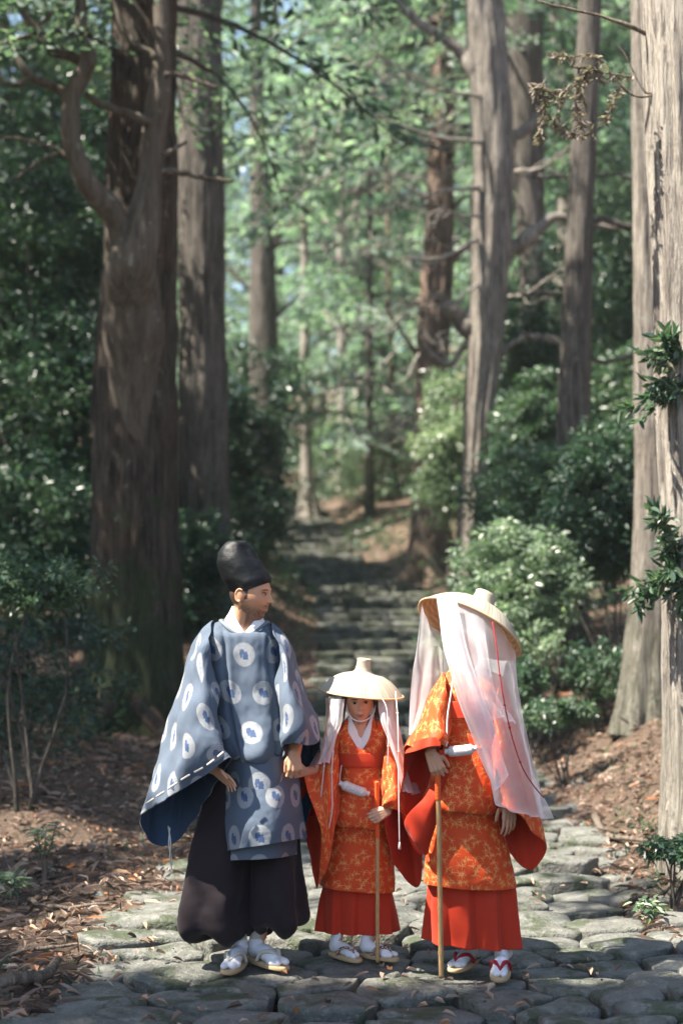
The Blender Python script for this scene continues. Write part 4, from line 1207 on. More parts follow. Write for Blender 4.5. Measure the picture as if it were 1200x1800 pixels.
M['eye_white'] = plain_cloth('eye_white', (0.36, 0.32, 0.29), 0.25, 0.0); M['iris'] = plain_cloth('dark_iris', (0.012, 0.008, 0.006), 0.15, 0.0)

# ================================================================== cloth builders
def grid_obj(name, V3, parent, mats, uvw=None, closed=False, thick=0.0, disp=None, label=None, hem=None, lining=False):
    """V3 (nv,nu,3) world grid -> object; disp(U,V,S,T) moves it along its normal; U,V in metres"""
    nv, nu, _ = V3.shape
    def arcs(G):
        du = np.linalg.norm(np.diff(G, axis=1), axis=2); U = np.concatenate([np.zeros((nv, 1)), np.cumsum(du, 1)], 1)
        U = U - U[:, [nu // 2]]
        dv = np.linalg.norm(np.diff(G, axis=0), axis=2); Vv = np.concatenate([np.zeros((1, nu)), np.cumsum(dv, 0)], 0)
        Vv = 0.5 * Vv + 0.5 * Vv[:, [nu // 2]]
        return U, Vv
    gu = np.gradient(V3, axis=1); gv = np.gradient(V3, axis=0); N = np.cross(gu, gv)
    q = nu // 2; flip = N[nv // 4:-nv // 5, q - nu // 8:q + nu // 8, 1].mean() > 0     # the middle of the grid faces the viewer's side
    U, W = arcs(V3)
    if disp is not None:
        gu = np.gradient(V3, axis=1); gv = np.gradient(V3, axis=0)
        if closed:
            gu[:, 0] = gu[:, -1] = (V3[:, 1] - V3[:, -2]) / 2
        N = np.cross(gu, gv); N /= (np.linalg.norm(N, axis=2)[..., None] + 1e-9) * (-1 if flip else 1)
        S, T = np.meshgrid(np.linspace(0, 1, nu), np.linspace(0, 1, nv))
        d = disp(U, W, S, T)
        if closed: e = np.minimum(S, 1 - S); k = ss(e, 0, 0.06); d = d * k
        V3 = V3 + N * d[..., None]
    uv = np.stack([U, -W], -1).reshape(-1, 2)
    att = None
    if hem is not None:
        S, T = np.meshgrid(np.linspace(0, 1, nu), np.linspace(0, 1, nv)); att = {'hem': hem(S, T).ravel()}
    Fq = grid_faces(nv, nu)
    if flip: Fq = Fq[:, ::-1]
    me = mesh_np(name, V3, Fq, mats, uv=uv, attrs=att)
    o = part(name, me, parent, label)
    if thick:
        md = o.modifiers.new('solid', 'SOLIDIFY'); md.thickness = thick; md.offset = 0
        if lining: md.material_offset = 1
    return o
def ring_lr(r, Y, n=96, drop=0.0, dexp=3.0, sq=1.0):
    """closed ring from photo points of its left and right ends; starts at the back; front is mid"""
    xl, yl, xr, yr, hd = r[:5]
    dr = r[5] if len(r) > 5 else drop
    L = Q(xl, yl, Y); Rr = Q(xr, yr, Y); c = (L + Rr) / 2; h = (Rr - L) / 2
    ph = np.linspace(np.pi / 2, np.pi / 2 + 2 * np.pi, n)
    ca, sa = np.cos(ph), np.sin(ph)
    ca = np.sign(ca) * np.abs(ca) ** sq; sa = np.sign(sa) * np.abs(sa) ** sq
    P = c + h * ca[:, None] + np.array([0, hd, 0]) * sa[:, None]
    wgt = np.maximum(0, -sa) ** dexp if dexp > 0 else (sa < 0.05) * ss(-sa, -0.05, 0.5) * np.maximum(0, 1 - np.abs(ca) * 1.08)
    P[:, 2] -= dr * pxm(Y) * wgt
    return P
def loft(name, rings, Y, parent, mats, n=128, m=90, thick=0.004, disp=None, dexp=3.0, label=None, lining=False, sq=0.92):
    G = np.stack([ring_lr(r, Y, n, 0, dexp, sq) for r in rings])
    G = crom(G, m)
    return grid_obj(name, G, parent, mats, closed=True, thick=thick, disp=disp, label=label, lining=lining)
def sheet(name, rows, parent, mats, nu=60, nv=80, thick=0.0, disp=None, label=None, hem=None, dY=0.0, lining=False):
    G = np.array([[Q(p[0], p[1], p[2] + dY) for p in r] for r in rows])
    G = crom(G, nv); G = np.swapaxes(crom(np.swapaxes(G, 0, 1), nu), 0, 1)
    return grid_obj(name, G, parent, mats, thick=thick, disp=disp, label=label, hem=hem, lining=lining)
def sleeve(name, rings, parent, mats, dY=0.0, nu=120, nv=80, disp=None, thick=0.004, rot=2, label=None):
    R = []
    for r in rings:
        P = [np.array(Q(p[0], p[1], p[2] + dY)) for p in r]
        if len(P) == 4:
            out = []
            for i in range(4):
                a, b = P[i], P[(i + 1) % 4]; out += [a, (a + b) / 2 + ((a + b) / 2 - sum(P) / 4) * 0.28]
            P = out
        R.append(np.array(P))
    R = np.array(R); R = np.roll(R, rot, axis=1)
    G = crom(R, nv)
    G = np.swapaxes(crom(np.swapaxes(G, 0, 1), nu, closed=True), 0, 1)
    G = np.concatenate([G, G[:, :1]], 1)
    return grid_obj(name, G, parent, mats, closed=True, thick=thick, disp=disp, lining=len(mats) > 1, label=label)
def folds(amp=0.008, fu=9.0, seed=0, amp2=0.004, sc=(14, 3), grow=True):
    """long soft folds running down the cloth plus small wrinkles"""
    def f(U, V, S, T):
        w = 0.35 * vn(np.stack([U * 4, V * 2.2, U * 0 + seed], -1), seed)
        a = np.sin((U * fu * 2 * np.pi / 1.0) + w * 7 + seed)
        g = (0.25 + 0.75 * T) if grow else 1.0
        n1 = fbm(np.stack([U * sc[0], V * sc[1], U * 0 + seed * 2.3], -1), 3, seed + 2)
        n2 = fbm(np.stack([U * 16 + V * 9, V * 16 - U * 6, U * 0 + seed], -1), 3, seed + 5)
        return amp * g * (0.5 * a + 0.7 * n1) + amp2 * n2
    return f
def pleats(amp=0.016, per=0.075, seed=0):
    def f(U, V, S, T):
        x = (U / per + 0.12 * vn(np.stack([U * 3, V * 2, U * 0 + seed], -1), seed)) % 1.0
        tri = np.where(x < 0.72, x / 0.72, (1 - x) / 0.28)
        return amp * (0.35 + 0.65 * T) * (tri - 0.5) + 0.003 * fbm(np.stack([U * 10, V * 6, U * 0 + seed], -1), 3, seed)
    return f
def cord(name, pts, r, parent, mat, label=None, knots=(), tass=None, dY=0.0):
    P = crom(np.array([Q(p[0], p[1], p[2] + dY) for p in pts]), max(12, len(pts) * 8))
    mb = MB(); mb.tube(P, r, 8)
    for k in knots:
        c = P[int(k * (len(P) - 1))]; mb.tube(np.array([c + [0, 0, -1.8 * r], c + [0, 0, -0.8 * r], c, c + [0, 0, 0.8 * r], c + [0, 0, 1.8 * r]]), np.array([0.6, 1.9, 2.4, 1.9, 0.6]) * r, 8)
    if tass: c = P[-1]; mb.tube(np.array([c, c - [0, 0, tass * .4], c - [0, 0, tass]]), np.array([1.2, 1.8, 2.4]) * r, 8)
    return part(name, mb.mesh(name, [mat]), parent, label)

# ================================================================== bodies
def cap_prim(p0, r0, p1, r1, k=16):
    p0 = np.array(p0, float); p1 = np.array(p1, float); d = p1 - p0; L = np.linalg.norm(d); d /= L + 1e-9
    t = np.concatenate([-np.cos(np.linspace(0.05, np.pi / 2, 5)) * r0, L + np.sin(np.linspace(0, np.pi / 2 - 0.05, 5)) * r1])
    R = np.concatenate([np.sin(np.linspace(0.05, np.pi / 2, 5)) * r0, np.cos(np.linspace(0, np.pi / 2 - 0.05, 5)) * r1])
    ref = np.array([0, 0, 1.0]) if abs(d[2]) < 0.9 else np.array([1.0, 0, 0])
    a = np.cross(d, ref); a /= np.linalg.norm(a); b = np.cross(d, a)
    th = np.linspace(0, 2 * np.pi, k, endpoint=False)
    V = (p0 + t[:, None] * d)[:, None] + R[:, None, None] * (a * np.cos(th)[:, None] + b * np.sin(th)[:, None])[None]
    n = len(t); V = np.vstack([V.reshape(-1, 3), V[0].mean(0), V[-1].mean(0)])
    F = grid_faces(n, k, True)[:, ::-1]; c = np.arange(k); c2 = (c + 1) % k
    T = np.vstack([np.stack([c2, c, np.full(k, n * k)], -1)[:, ::-1], np.stack([c + (n - 1) * k, c2 + (n - 1) * k, np.full(k, n * k + 1)], -1)[:, ::-1]])
    return V, F, T
def ell_prim(c, r, R=None, k=28):
    th = np.linspace(0.03, np.pi - 0.03, k); ph = np.linspace(0, 2 * np.pi, k, endpoint=False)
    V = np.stack([np.sin(th)[:, None] * np.cos(ph), np.sin(th)[:, None] * np.sin(ph), np.broadcast_to(np.cos(th)[:, None], (k, k))], -1).reshape(-1, 3) * np.array(r)
    V = np.vstack([V, [0, 0, r[2]], [0, 0, -r[2]]])
    if R is not None: V = V @ np.array(R).T
    V = V + np.array(c); F = grid_faces(k, k, True); a = np.arange(k); a2 = (a + 1) % k
    T = np.vstack([np.stack([a2, a, np.full(k, k * k)], -1), np.stack([a + (k - 1) * k, a2 + (k - 1) * k, np.full(k, k * k + 1)], -1)])
    return V, F, T
def head_local(child=False, smile=False):
    k = 150
    th = np.linspace(0.02, np.pi - 0.02, k); ph = np.linspace(0, 2 * np.pi, k, endpoint=False)
    d = np.stack([np.sin(th)[:, None] * np.cos(ph), np.sin(th)[:, None] * np.sin(ph), np.broadcast_to(np.cos(th)[:, None], (k, k))], -1).reshape(-1, 3)
    d = np.vstack([d, [0, 0, 1], [0, 0, -1]])
    x, y, z = d[:, 0] * 0.074, d[:, 1] * 0.094, d[:, 2] * 0.116
    fr = ss(-d[:, 1], 0.0, 0.35)
    t = ss(-z, 0.0, 0.115)
    x = x * (1 - (0.30 if child else 0.26) * t); y = np.where(y < 0, y * (1 - 0.02 * t), y * (1 - 0.5 * t))
    y = y - 0.010 * t * fr
    flat = 0.012 * (np.exp(-(x / 0.05) ** 2) * 0 + 1) * fr * np.exp(-((z + 0.03) / 0.06) ** 2); y = y + flat * 0.4
    def g(cx, cz, sx, sz): return np.exp(-((x - cx) / sx) ** 2 - ((z - cz) / sz) ** 2)
    f = 0
    ns = 0.75 if child else 1.0
    zz = np.clip((0.028 - z) / 0.050, 0, 1)
    nose = ns * 0.024 * zz ** 1.2 * (1 - ss(-z, 0.021, 0.031)) * np.exp(-(x / (0.0065 + 0.006 * zz)) ** 2)
    f = f + nose + ns * 0.009 * (g(0.011, -0.021, 0.006, 0.006) + g(-0.011, -0.021, 0.006, 0.006))
    for s in (-1, 1):
        f = f - 0.010 * g(s * 0.029, 0.014, 0.016, 0.010) + (0.002 if child else 0.005) * g(s * 0.028, 0.031, 0.020, 0.007)
        f = f + 0.0055 * g(s * 0.030, 0.009, 0.012, 0.006) + 0.005 * g(s * 0.043, -0.020, 0.018, 0.016)
        if smile: f = f + 0.003 * g(s * 0.034, -0.034, 0.010, 0.012) - 0.003 * g(s * 0.026, -0.045, 0.004, 0.012)
    lw = 0.024 if smile else 0.016
    f = f + 0.0065 * g(0, -0.0495, lw, 0.0045) + 0.0075 * g(0, -0.0615, lw * 0.85, 0.005) - 0.006 * g(0, -0.0555, lw, 0.0020)
    f = f + 0.008 * g(0, -0.093, 0.018, 0.013) - 0.004 * g(0, -0.074, 0.018, 0.005)
    y = y - f * fr
    V = np.stack([x, y, z], -1); F = grid_faces(k, k, True); a = np.arange(k); a2 = (a + 1) % k
    T = np.vstack([np.stack([a2, a, np.full(k, k * k)], -1), np.stack([a + (k - 1) * k, a2 + (k - 1) * k, np.full(k, k * k + 1)], -1)])
    return V, F, T
def hand_prims(w, f, s, p, L=0.18, curl=(25, 35, 25), thumb=(0.55, 0.6), fr=1.0, splay=0.12):
    """w wrist, f finger direction, s thumb side, p palm normal"""
    w = np.array(w, float); f = np.array(f, float); f /= np.linalg.norm(f)
    s = np.array(s, float); s -= f * s.dot(f); s /= np.linalg.norm(s); p0 = np.array(p, float); p = np.cross(f, s); p *= np.sign(p.dot(p0)) or 1
    out = []
    for i, (off, ln, r) in enumerate(((0.165, 0.40, .047), (0.055, 0.44, .049), (-0.055, 0.41, .046), (-0.16, 0.33, .041))):
        k = w + f * L * (0.50 - 0.02 * abs(i - 1)) + s * off * L
        out.append(cap_prim(w + s * off * L * 0.45, L * 0.085, k, L * 0.058))
        d = f + s * off * splay * 4; d /= np.linalg.norm(d); P = k; ang = 0
        for j, (seg, c) in enumerate(((0.46, curl[0]), (0.30, curl[1]), (0.24, curl[2]))):
            ang += math.radians(c + (i - 1.5) * 2); dd = d * math.cos(ang) + p * math.sin(ang)
            e = P + dd * seg * ln * L; rr = r * L * fr * (1 - 0.12 * j)
            out.append(cap_prim(P, rr, e, rr * 0.9, 12)); P = e
    P = w + s * 0.12 * L + f * 0.12 * L
    e1 = P + (f * 0.45 + s * thumb[0] + p * 0.25) * L * 0.28; e2 = e1 + (f * 0.75 + s * 0.25 * thumb[1] + p * 0.35) * L * 0.19; e3 = e2 + (f * 0.85 + p * 0.35) * L * 0.13
    out += [cap_prim(P, L * .075, e1, L * .06, 12), cap_prim(e1, L * .056, e2, L * .05, 12), cap_prim(e2, L * .05, e3, L * .043, 12)]
    return out
def build_body(prims, parent, skin, heads, voxel=0.0035, keep=0.35, beard=False):
    mb = MB()
    for V, F, T in prims: mb.add(V, F, T)
    me = mb.mesh('body_raw', [M['skin']])
    o = bpy.data.objects.new('body_raw', me); COL.objects.link(o)
    md = o.modifiers.new('r', 'REMESH'); md.mode = 'VOXEL'; md.voxel_size = voxel; md.use_smooth_shade = True
    sm = o.modifiers.new('s', 'SMOOTH'); sm.factor = 0.5; sm.iterations = 2
    dc = o.modifiers.new('d', 'DECIMATE'); dc.ratio = keep
    dg = bpy.context.evaluated_depsgraph_get(); ev = o.evaluated_get(dg)
    m2 = bpy.data.meshes.new_from_object(ev); m2.name = 'body'
    bpy.data.objects.remove(o); bpy.data.meshes.remove(me)
    n = len(m2.vertices); V = np.empty(n * 3, np.float32); m2.vertices.foreach_get('co', V); V = V.reshape(-1, 3)
    col = np.tile(np.array(skin), (n, 1))
    Mx, Sc = heads
    inv = np.array(Mx.inverted()); L = (V @ inv[:3, :3].T + inv[:3, 3])
    x, y, z = L.T
    near = (np.abs(x) < .11) & (np.abs(y) < .14) & (np.abs(z) < .14)
    def g(cx, cz, sx, sz): return np.exp(-((x - cx) / sx) ** 2 - ((z - cz) / sz) ** 2) * (y < -0.03) * near
    def paint(mask, c):
        nonlocal col
        col = col * (1 - mask[:, None]) + np.array(c) * mask[:, None]
    paint(np.clip(0.55 * (g(.045, -.018, .02, .016) + g(-.045, -.018, .02, .016)) + 0.4 * g(0, -.018, .012, .008), 0, 1) * 0.5, (skin[0] * 1.05, skin[1] * 0.72, skin[2] * 0.72))
    paint(np.clip(1.25 * (g(0, -.0500, .020 if beard else .015, .0042) + g(0, -.0615, .017 if beard else .013, .0048)), 0, 1) * 0.75, (0.36, 0.105, 0.085))
    paint(np.clip(1.2 * g(0, -.0555, .018 if beard else .015, .0016), 0, 1) * 0.9, (0.42, 0.36, 0.30) if beard else (0.10, 0.03, 0.025))
    paint(np.clip(g(.030, .012, .017, .011) + g(-.030, .012, .017, .011), 0, 1) * 0.35, (skin[0] * .55, skin[1] * .45, skin[2] * .45))
    for s in (-1, 1):
        if not beard: break
        paint(np.clip(1.3 * g(s * .006, -.026, .003, .0022), 0, 1), (0.07, 0.03, 0.02))
    if beard:
        bm = near * (ss(-z, 0.030, 0.072) * (y < 0.03)) * (1 - 0.8 * g(0, -.0555, .020, .008)) + 1.3 * g(0, -.0395, .030, .0065) + near * 0.5 * ss(-z, 0.0, 0.03) * np.exp(-((y - 0.0) / .022) ** 2)
        nz = 0.6 + 0.4 * vn(L * 500, 3)
        paint(np.clip(bm * nz * 1.5, 0, 1) * 0.85, (0.055, 0.032, 0.022))
        hairm = near * np.maximum((z > -0.045) * ss(y, 0.018, 0.03), (z > -0.018) * ss(y, -0.022, -0.016) * (np.abs(x) > .04)); paint(np.clip(hairm * (np.abs(x) < .0735), 0, 1), (0.014, 0.010, 0.008))
    else:
        hairm = near * np.clip(ss(z, 0.05, 0.06) + (z > -0.05) * ss(y, 0.0, 0.012), 0, 1); paint(hairm, (0.014, 0.010, 0.008))
    at = m2.attributes.new('skin_tone', 'FLOAT_COLOR', 'POINT')
    at.data.foreach_set('color', np.concatenate([col, np.ones((n, 1))], 1).astype(np.float32).ravel())
    m2.materials.clear(); m2.materials.append(M['skin'])
    m2.polygons.foreach_set('use_smooth', np.ones(len(m2.polygons), bool))
    return part('body', m2, parent)
def head_setup(px, py, Y, yaw, pitch, roll, scale, child=False, smile=False):
    """yaw>0 turns the face towards the photo's right"""
    c = Q(px, py, Y)
    Mx = Matrix.Translation(Vector([float(v) for v in c])) @ Matrix.Rotation(math.radians(yaw), 4, 'Z') @ Matrix.Rotation(math.radians(pitch), 4, 'X') @ Matrix.Rotation(math.radians(roll), 4, 'Y') @ Matrix.Scale(scale, 4)
    V, F, T = head_local(child, smile)
    A = np.array(Mx); Vw = V @ A[:3, :3].T + A[:3, 3]
    pr = [(Vw, F, T)]
    for s in (-1, 1):
        R = np.array((Matrix.Rotation(math.radians(-s * 16), 3, 'Z')))
        e = ell_prim((s * 0.076, 0.012, -0.004), (0.006, 0.017, 0.029), R); pr.append((e[0] @ A[:3, :3].T + A[:3, 3], e[1], e[2]))
        rim = np.array([(s * 0.083, 0.030 * math.sin(a) * 0.62 + 0.016, 0.028 * math.cos(a) - 0.003) for a in np.linspace(-0.6, 3.4, 12)])
        for i in range(11): e = cap_prim(rim[i], 0.0042, rim[i + 1], 0.0042, 8); pr.append((e[0] @ A[:3, :3].T + A[:3, 3], e[1], e[2]))
    return Mx, pr, V
def eyes(Mx, V, parent, look=0.0, open_=1.0):
    for s in (-1, 1):
        m_ = (V[:, 1] < 0) & (np.abs(V[:, 0] - s * .030) < .004) & (np.abs(V[:, 2] - .010) < .004); ys = V[m_, 1].min()
        e = MB(); Ve, F, T = ell_prim((s * .030, ys + 0.0035, .0105), (.0120, .0050, .0052 * open_), None, 18); e.add(Ve, F, T)
        A = np.array(Mx); e.V = [v @ A[:3, :3].T + A[:3, 3] for v in e.V]
        eo = part('eye', e.mesh('eye', [M['eye_white']]), parent)
        i = MB(); Ve, F, T = ell_prim((s * .030 + look, ys - 0.0005, .0105), (.0062, .0034, .0056 * open_), None, 14); i.add(Ve, F, T); i.V = [v @ A[:3, :3].T + A[:3, 3] for v in i.V]
        part('iris', i.mesh('iris', [M['iris']]), eo)
        for nm, zz, hw, r, yo in (('eyelash', .0165, .0135, .0013, -0.0015), ('eyebrow', .0290, .0175, .0022, 0)):
            P = []
            for t in np.linspace(-1, 1, 9):
                X = s * (.030 + t * hw * 1.0); Z = zz + (1 - t * t) * .0022 - (.0025 if nm == 'eyelash' else .001) * (t * t)
                mk = (V[:, 1] < 0) & (np.abs(V[:, 0] - X) < .004) & (np.abs(V[:, 2] - Z) < .004); P.append((X, V[mk, 1].min() + yo + 0.0008, Z))
            P = np.array(P) @ A[:3, :3].T + A[:3, 3]
            b = MB(); b.tube(P, r * A[2, 2] * np.array([.4, .8, 1, 1.1, 1.1, 1, .9, .7, .3]), 6); part(nm, b.mesh(nm, [M['hair']]), parent)
def G0(px, py, z=0.0):
    a = (px - 600) / 2500.0; b = (900 - py) / 2500.0
    k = (z - CAM_H) / (SP + CP * b); return np.array([a * k, (CP - SP * b) * k, z])
def foot(parent, toe_px, dirv, L, sock, strap, ankle_px, sole_z=0.022, ah=0.42, wrapm=None, Ya=None):
    toe = G0(toe_px[0], toe_px[1], sole_z + 0.012); d = np.array([dirv[0], dirv[1], 0.0]); d /= np.linalg.norm(d); s = np.array([-d[1], d[0], 0])
    heel = toe - d * L; up = np.array([0, 0, 1.0])
    def W(f, l, z): return heel + d * f * L + s * l * L + up * z * L
    inner = 1 if s[0] * (1 if toe_px[2] else -1) > 0 else -1
    pr = [ell_prim(W(.12, 0, .15), (L * .13, L * .13, L * .15)), cap_prim(W(.13, 0, .16), L * .13, W(.5, 0, .15), L * .125), cap_prim(W(.45, 0, .14), L * .14, W(.72, -inner * .02, .085), L * .125),
          cap_prim(W(.70, inner * .075, .07), L * .075, W(.93, inner * .085, .06), L * .062), cap_prim(W(.70, -inner * .06, .065), L * .085, W(.86, -inner * .055, .055), L * .075), cap_prim(W(.7, -inner * .11, .055), L * .06, W(.80, -inner * .12, .05), L * .055)]
    ak = W(.20, 0, ah); top = Q(ankle_px[0], ankle_px[1], ak[1] + 0.045 - YOFF)
    pr += [cap_prim(W(.16, 0, .22), L * .145, ak, L * .13), cap_prim(ak, L * .125, top, L * .125)]
    mb = MB()
    for V, F, T in pr: V = V.copy(); V[:, 2] = np.maximum(V[:, 2], toe[2]); mb.add(V, F, T)
    me = mb.mesh('raw', [sock]); o = bpy.data.objects.new('raw', me); COL.objects.link(o)
    md = o.modifiers.new('r', 'REMESH'); md.mode = 'VOXEL'; md.voxel_size = 0.0045
    sm = o.modifiers.new('s', 'SMOOTH'); sm.iterations = 3; sm.factor = 0.5
    ev = o.evaluated_get(bpy.context.evaluated_depsgraph_get()); m2 = bpy.data.meshes.new_from_object(ev); m2.name = 'sock'
    bpy.data.objects.remove(o); bpy.data.meshes.remove(me)
    m2.materials.clear(); m2.materials.append(sock); m2.polygons.foreach_set('use_smooth', np.ones(len(m2.polygons), bool))
    if wrapm:
        m2.materials.append(wrapm)
        zc = np.array([m2.vertices[p.vertices[0]].co.z for p in m2.polygons]); m2.polygons.foreach_set('material_index', (zc > toe[2] + L * .36).astype(np.int32))
    part('sock', m2, parent)
    # sandal: sole of even thickness with a V strap
    t = np.linspace(0, 2 * np.pi, 36, endpoint=False)
    f = 0.5 - 0.56 * np.cos(t); wd = 0.19 * np.sin(t) * (1 + 0.16 * (f - .5)) * np.where(np.abs(np.sin(t)) > 0, 1, 1)
    wd = np.sign(np.sin(t)) * 0.185 * np.abs(np.sin(t)) ** 0.75 * (0.93 + 0.16 * f)
    O = np.array([W(a, b, 0) for a, b in zip(f, wd)]); th = 0.016
    zt = toe[2] + 0.0015; Vs = []
    for ins, zz in ((0.985, zt - th), (1.0, zt - th * .7), (1.0, zt - 0.003), (0.97, zt)):
        c = O.mean(0); P = c + (O - c) * ins; P[:, 2] = zz; Vs.append(P)
    Vs = np.vstack(Vs + [O.mean(0)[None] * [1, 1, 0] + [0, 0, zt], O.mean(0)[None] * [1, 1, 0] + [0, 0, zt - th]])
    k = np.arange(36); T = np.vstack([np.stack([k + 108, (k + 1) % 36 + 108, np.full(36, 144)], -1), np.stack([(k + 1) % 36, k, np.full(36, 145)], -1)])
    sd = part('sandal', mesh_np('sandal', Vs, [grid_faces(4, 36, True), T], [M['sole']]), parent)
    sb = MB(); fr = W(.84, inner * .018, .10)
    sb.tube(crom(np.array([W(.86, inner * .018, .03), fr, fr + up * .012 * 1]), 6), L * .022, 8)
    for sg in (-1, 1):
        P = crom(np.array([fr + up * .006, W(.70, sg * .085, .215), W(.52, sg * .155, .17), W(.42, sg * .185, .02)]), 14); sb.tube(P, L * .034 * np.interp(np.linspace(0, 1, 14), [0, .3, 1], [.7, 1.1, .9]), 8)
    part('strap', sb.mesh('strap', [strap]), sd)
def hat(parent, c, axis, R, drop, knob_r, knob_h, ribs=90, sag=0.0):
    """sedge hat with a tall knob: profile turned round its axis"""
    axis = np.array(axis, float); axis /= np.linalg.norm(axis)
    a = np.cross(axis, [0, 1, 0.0]); a /= np.linalg.norm(a); b = np.cross(axis, a)
    t = np.linspace(0, 1, 26)
    r = np.concatenate([knob_r * np.array([1.04, 1.0, 1.05, 1.18, 1.5]), np.interp(t, [0, 1], [knob_r * 1.9, R])])
    z = np.concatenate([drop + knob_h * np.array([1.0, 0.85, 0.5, 0.16, 0.01]), drop * (0.95 - 0.22 * t - 0.73 * t ** 2.3) ])
    th = np.linspace(0, 2 * np.pi, 181)
    rr = r[:, None] * (1 + 0.006 * np.sin(th * 7)[None] * (r[:, None] / R)) 
    zz = z[:, None] + sag * np.cos(th * 2 + 0.6)[None] * (r[:, None] / R) ** 2
    G = np.array(c) + rr[..., None] * (a * np.cos(th)[:, None] + b * np.sin(th)[:, None])[None] + zz[..., None] * axis
    nv, nu = rr.shape
    uv = np.stack([np.broadcast_to(th / 6.283, (nv, nu)), np.broadcast_to(np.linspace(0, 1, nv)[:, None], (nv, nu))], -1).reshape(-1, 2)
    h = part('hat', mesh_np('hat', G, grid_faces(nv, nu)[:, ::-1], [M['straw'], M['straw_in']], uv=uv), parent)
    md = h.modifiers.new('s', 'SOLIDIFY'); md.thickness = 0.005; md.offset = -1; md.material_offset = 1; md.material_offset_rim = 0
    mb = MB(); mb.tube(G[-1], 0.0045, 8); part('brim_binding', mb.mesh('brim_binding', [M['straw_rim']]), h)
    # lid of the knob
    V = np.vstack([G[0], [np.array(c) + axis * (z[0] + 0.004)]]); k = np.arange(nu - 1)
    part('knob_top', mesh_np('knob_top', V, [np.stack([k, k + 1, np.full(nu - 1, nu)], -1)], [M['straw_rim']]), h)
    return h, G[-1]

# ------------------------------------------------------------------ the man
dM = 0.10
man = thing('person', 'man in a blue medallion patterned robe, dark wide trousers and tall black hat', 'person', G0(430, 1700))
HM, prh, HV = head_setup(440, 1046, 6.28, 70, 6, 0, 0.99, smile=True)
P_ = lambda x, y, Y: Q(x, y, Y)
pr = prh + [cap_prim(P_(436, 1062, 6.29), .058, P_(428, 1120, 6.32), .066), ell_prim(P_(430, 1180, 6.33), (.15, .09, .17)), ell_prim(P_(435, 1280, 6.33), (.13, .09, .16)), ell_prim(P_(435, 1370, 6.34), (.15, .10, .13)),
    cap_prim(P_(425, 1125, 6.32), .06, P_(372, 1135, 6.3), .055), cap_prim(P_(435, 1128, 6.34), .055, P_(480, 1138, 6.34), .045),
    cap_prim(P_(368, 1140, 6.3), .045, P_(348, 1265, 6.24), .036), cap_prim(P_(348, 1265, 6.24), .04, P_(373, 1350, 6.10), .026),
    cap_prim(P_(484, 1142, 6.32), .040, P_(524, 1255, 6.32), .034), cap_prim(P_(526, 1255, 6.3), .04, P_(517, 1325, 6.14), .028),
    cap_prim(P_(410, 1390, 6.34), .085, P_(400, 1540, 6.34), .058), cap_prim(P_(400, 1540, 6.34), .05, P_(407, 1650, 6.36), .022),
    cap_prim(P_(460, 1390, 6.34), .085, P_(465, 1540, 6.34), .058), cap_prim(P_(465, 1540, 6.34), .05, P_(460, 1645, 6.34), .022)]
pr += hand_prims(P_(376, 1353, 6.09), (0.75, -0.1, -0.55), (0.3, -0.6, 0.5), (-0.5, 0.2, -0.7), 0.140, (12, 18, 14), fr=0.95)
pr += hand_prims(P_(517, 1322, 6.13), (0.05, -0.22, -0.95), (-0.95, -0.3, 0.0), (0.2, 0.9, -0.2), 0.155, (40, 60, 45), thumb=(0.35, 0.1))
build_body(pr, man, (0.52, 0.28, 0.16), (HM, 1), beard=True)
eyes(HM, HV, man, look=0.001, open_=0.62)
# hair at the nape and temple
# eboshi hat
def crumple(U, V, S, T):
    d = 0.0045 * fbm(np.stack([U * 9, V * 13, U * 0], -1), 3, 3)
    d = d - 0.014 * np.exp(-((S - 0.62) / 0.06) ** 2 - ((T - 0.62 + (S - .62) * 1.2) / 0.16) ** 2)
    d = d * ss(T, 0.0, 0.22) + 0.007 * np.exp(-((S - 0.70) / 0.05) ** 2 - ((T - 0.62) / 0.15) ** 2)
    return d
loft('black_hat', [(409, 1047, 477, 1023, .088), (403, 1036, 475, 1014, .088), (393, 1018, 468, 1001, .084), (384, 1000, 458, 986, .077), (381, 984, 449, 973, .068), (386, 966, 441, 961, .054), (399, 953, 434, 954, .04), (414, 950, 424, 950.5, .010)],
     6.29, man, [M['lacquer']], n=140, m=80, thick=0.003, disp=crumple, sq=1.0)
# collar, robe
loft('white_collar', [(409, 1066, 456, 1073, .057, 44), (403, 1078, 460, 1084, .066, 32), (396, 1090, 465, 1093, .078, 24), (394, 1102, 468, 1106, .082, 16)], 6.31, man, [M['white']], disp=folds(.002, 3, 1, .001), dexp=-1, label='crisp white inner collar')
robe_rings = [(389, 1094, 470, 1096, .092, 20), (381, 1096, 478, 1099, .10, 16), (366, 1104, 492, 1110, .118, 8), (358, 1124, 502, 1134, .13), (362, 1180, 504, 1190, .145), (372, 1240, 508, 1244, .16), (380, 1286, 512, 1288, .20), (388, 1312, 514, 1312, .225), (394, 1326, 510, 1325, .22), (400, 1331, 504, 1329, .19), (406, 1322, 498, 1320, .15)]
def robe_disp(U, V, S, T):
    k = ss(T, 0.05, 0.45)
    d = 0.010 * k * np.sin(U * 34 + 0.8 * vn(np.stack([U * 3, V * 3, U * 0], -1), 4) * 3) + 0.007 * fbm(np.stack([U * 12, V * 2.6, U * 0 + 4], -1), 3, 7) + 0.003 * fbm(np.stack([U * 22, V * 18, U * 0], -1), 3, 9)
    d = d - 0.020 * k * np.exp(-((U + 0.095 - 0.03 * T) / 0.010) ** 2) + 0.010 * k * np.exp(-((U + 0.065) / 0.016) ** 2)
    d = d - 0.014 * k * np.exp(-((U - 0.11) / 0.012) ** 2)
    return d
robe = loft('robe', robe_rings, 6.33, man, [M['blue'], M['blue_lining']], n=200, m=150, disp=robe_disp, lining=True)
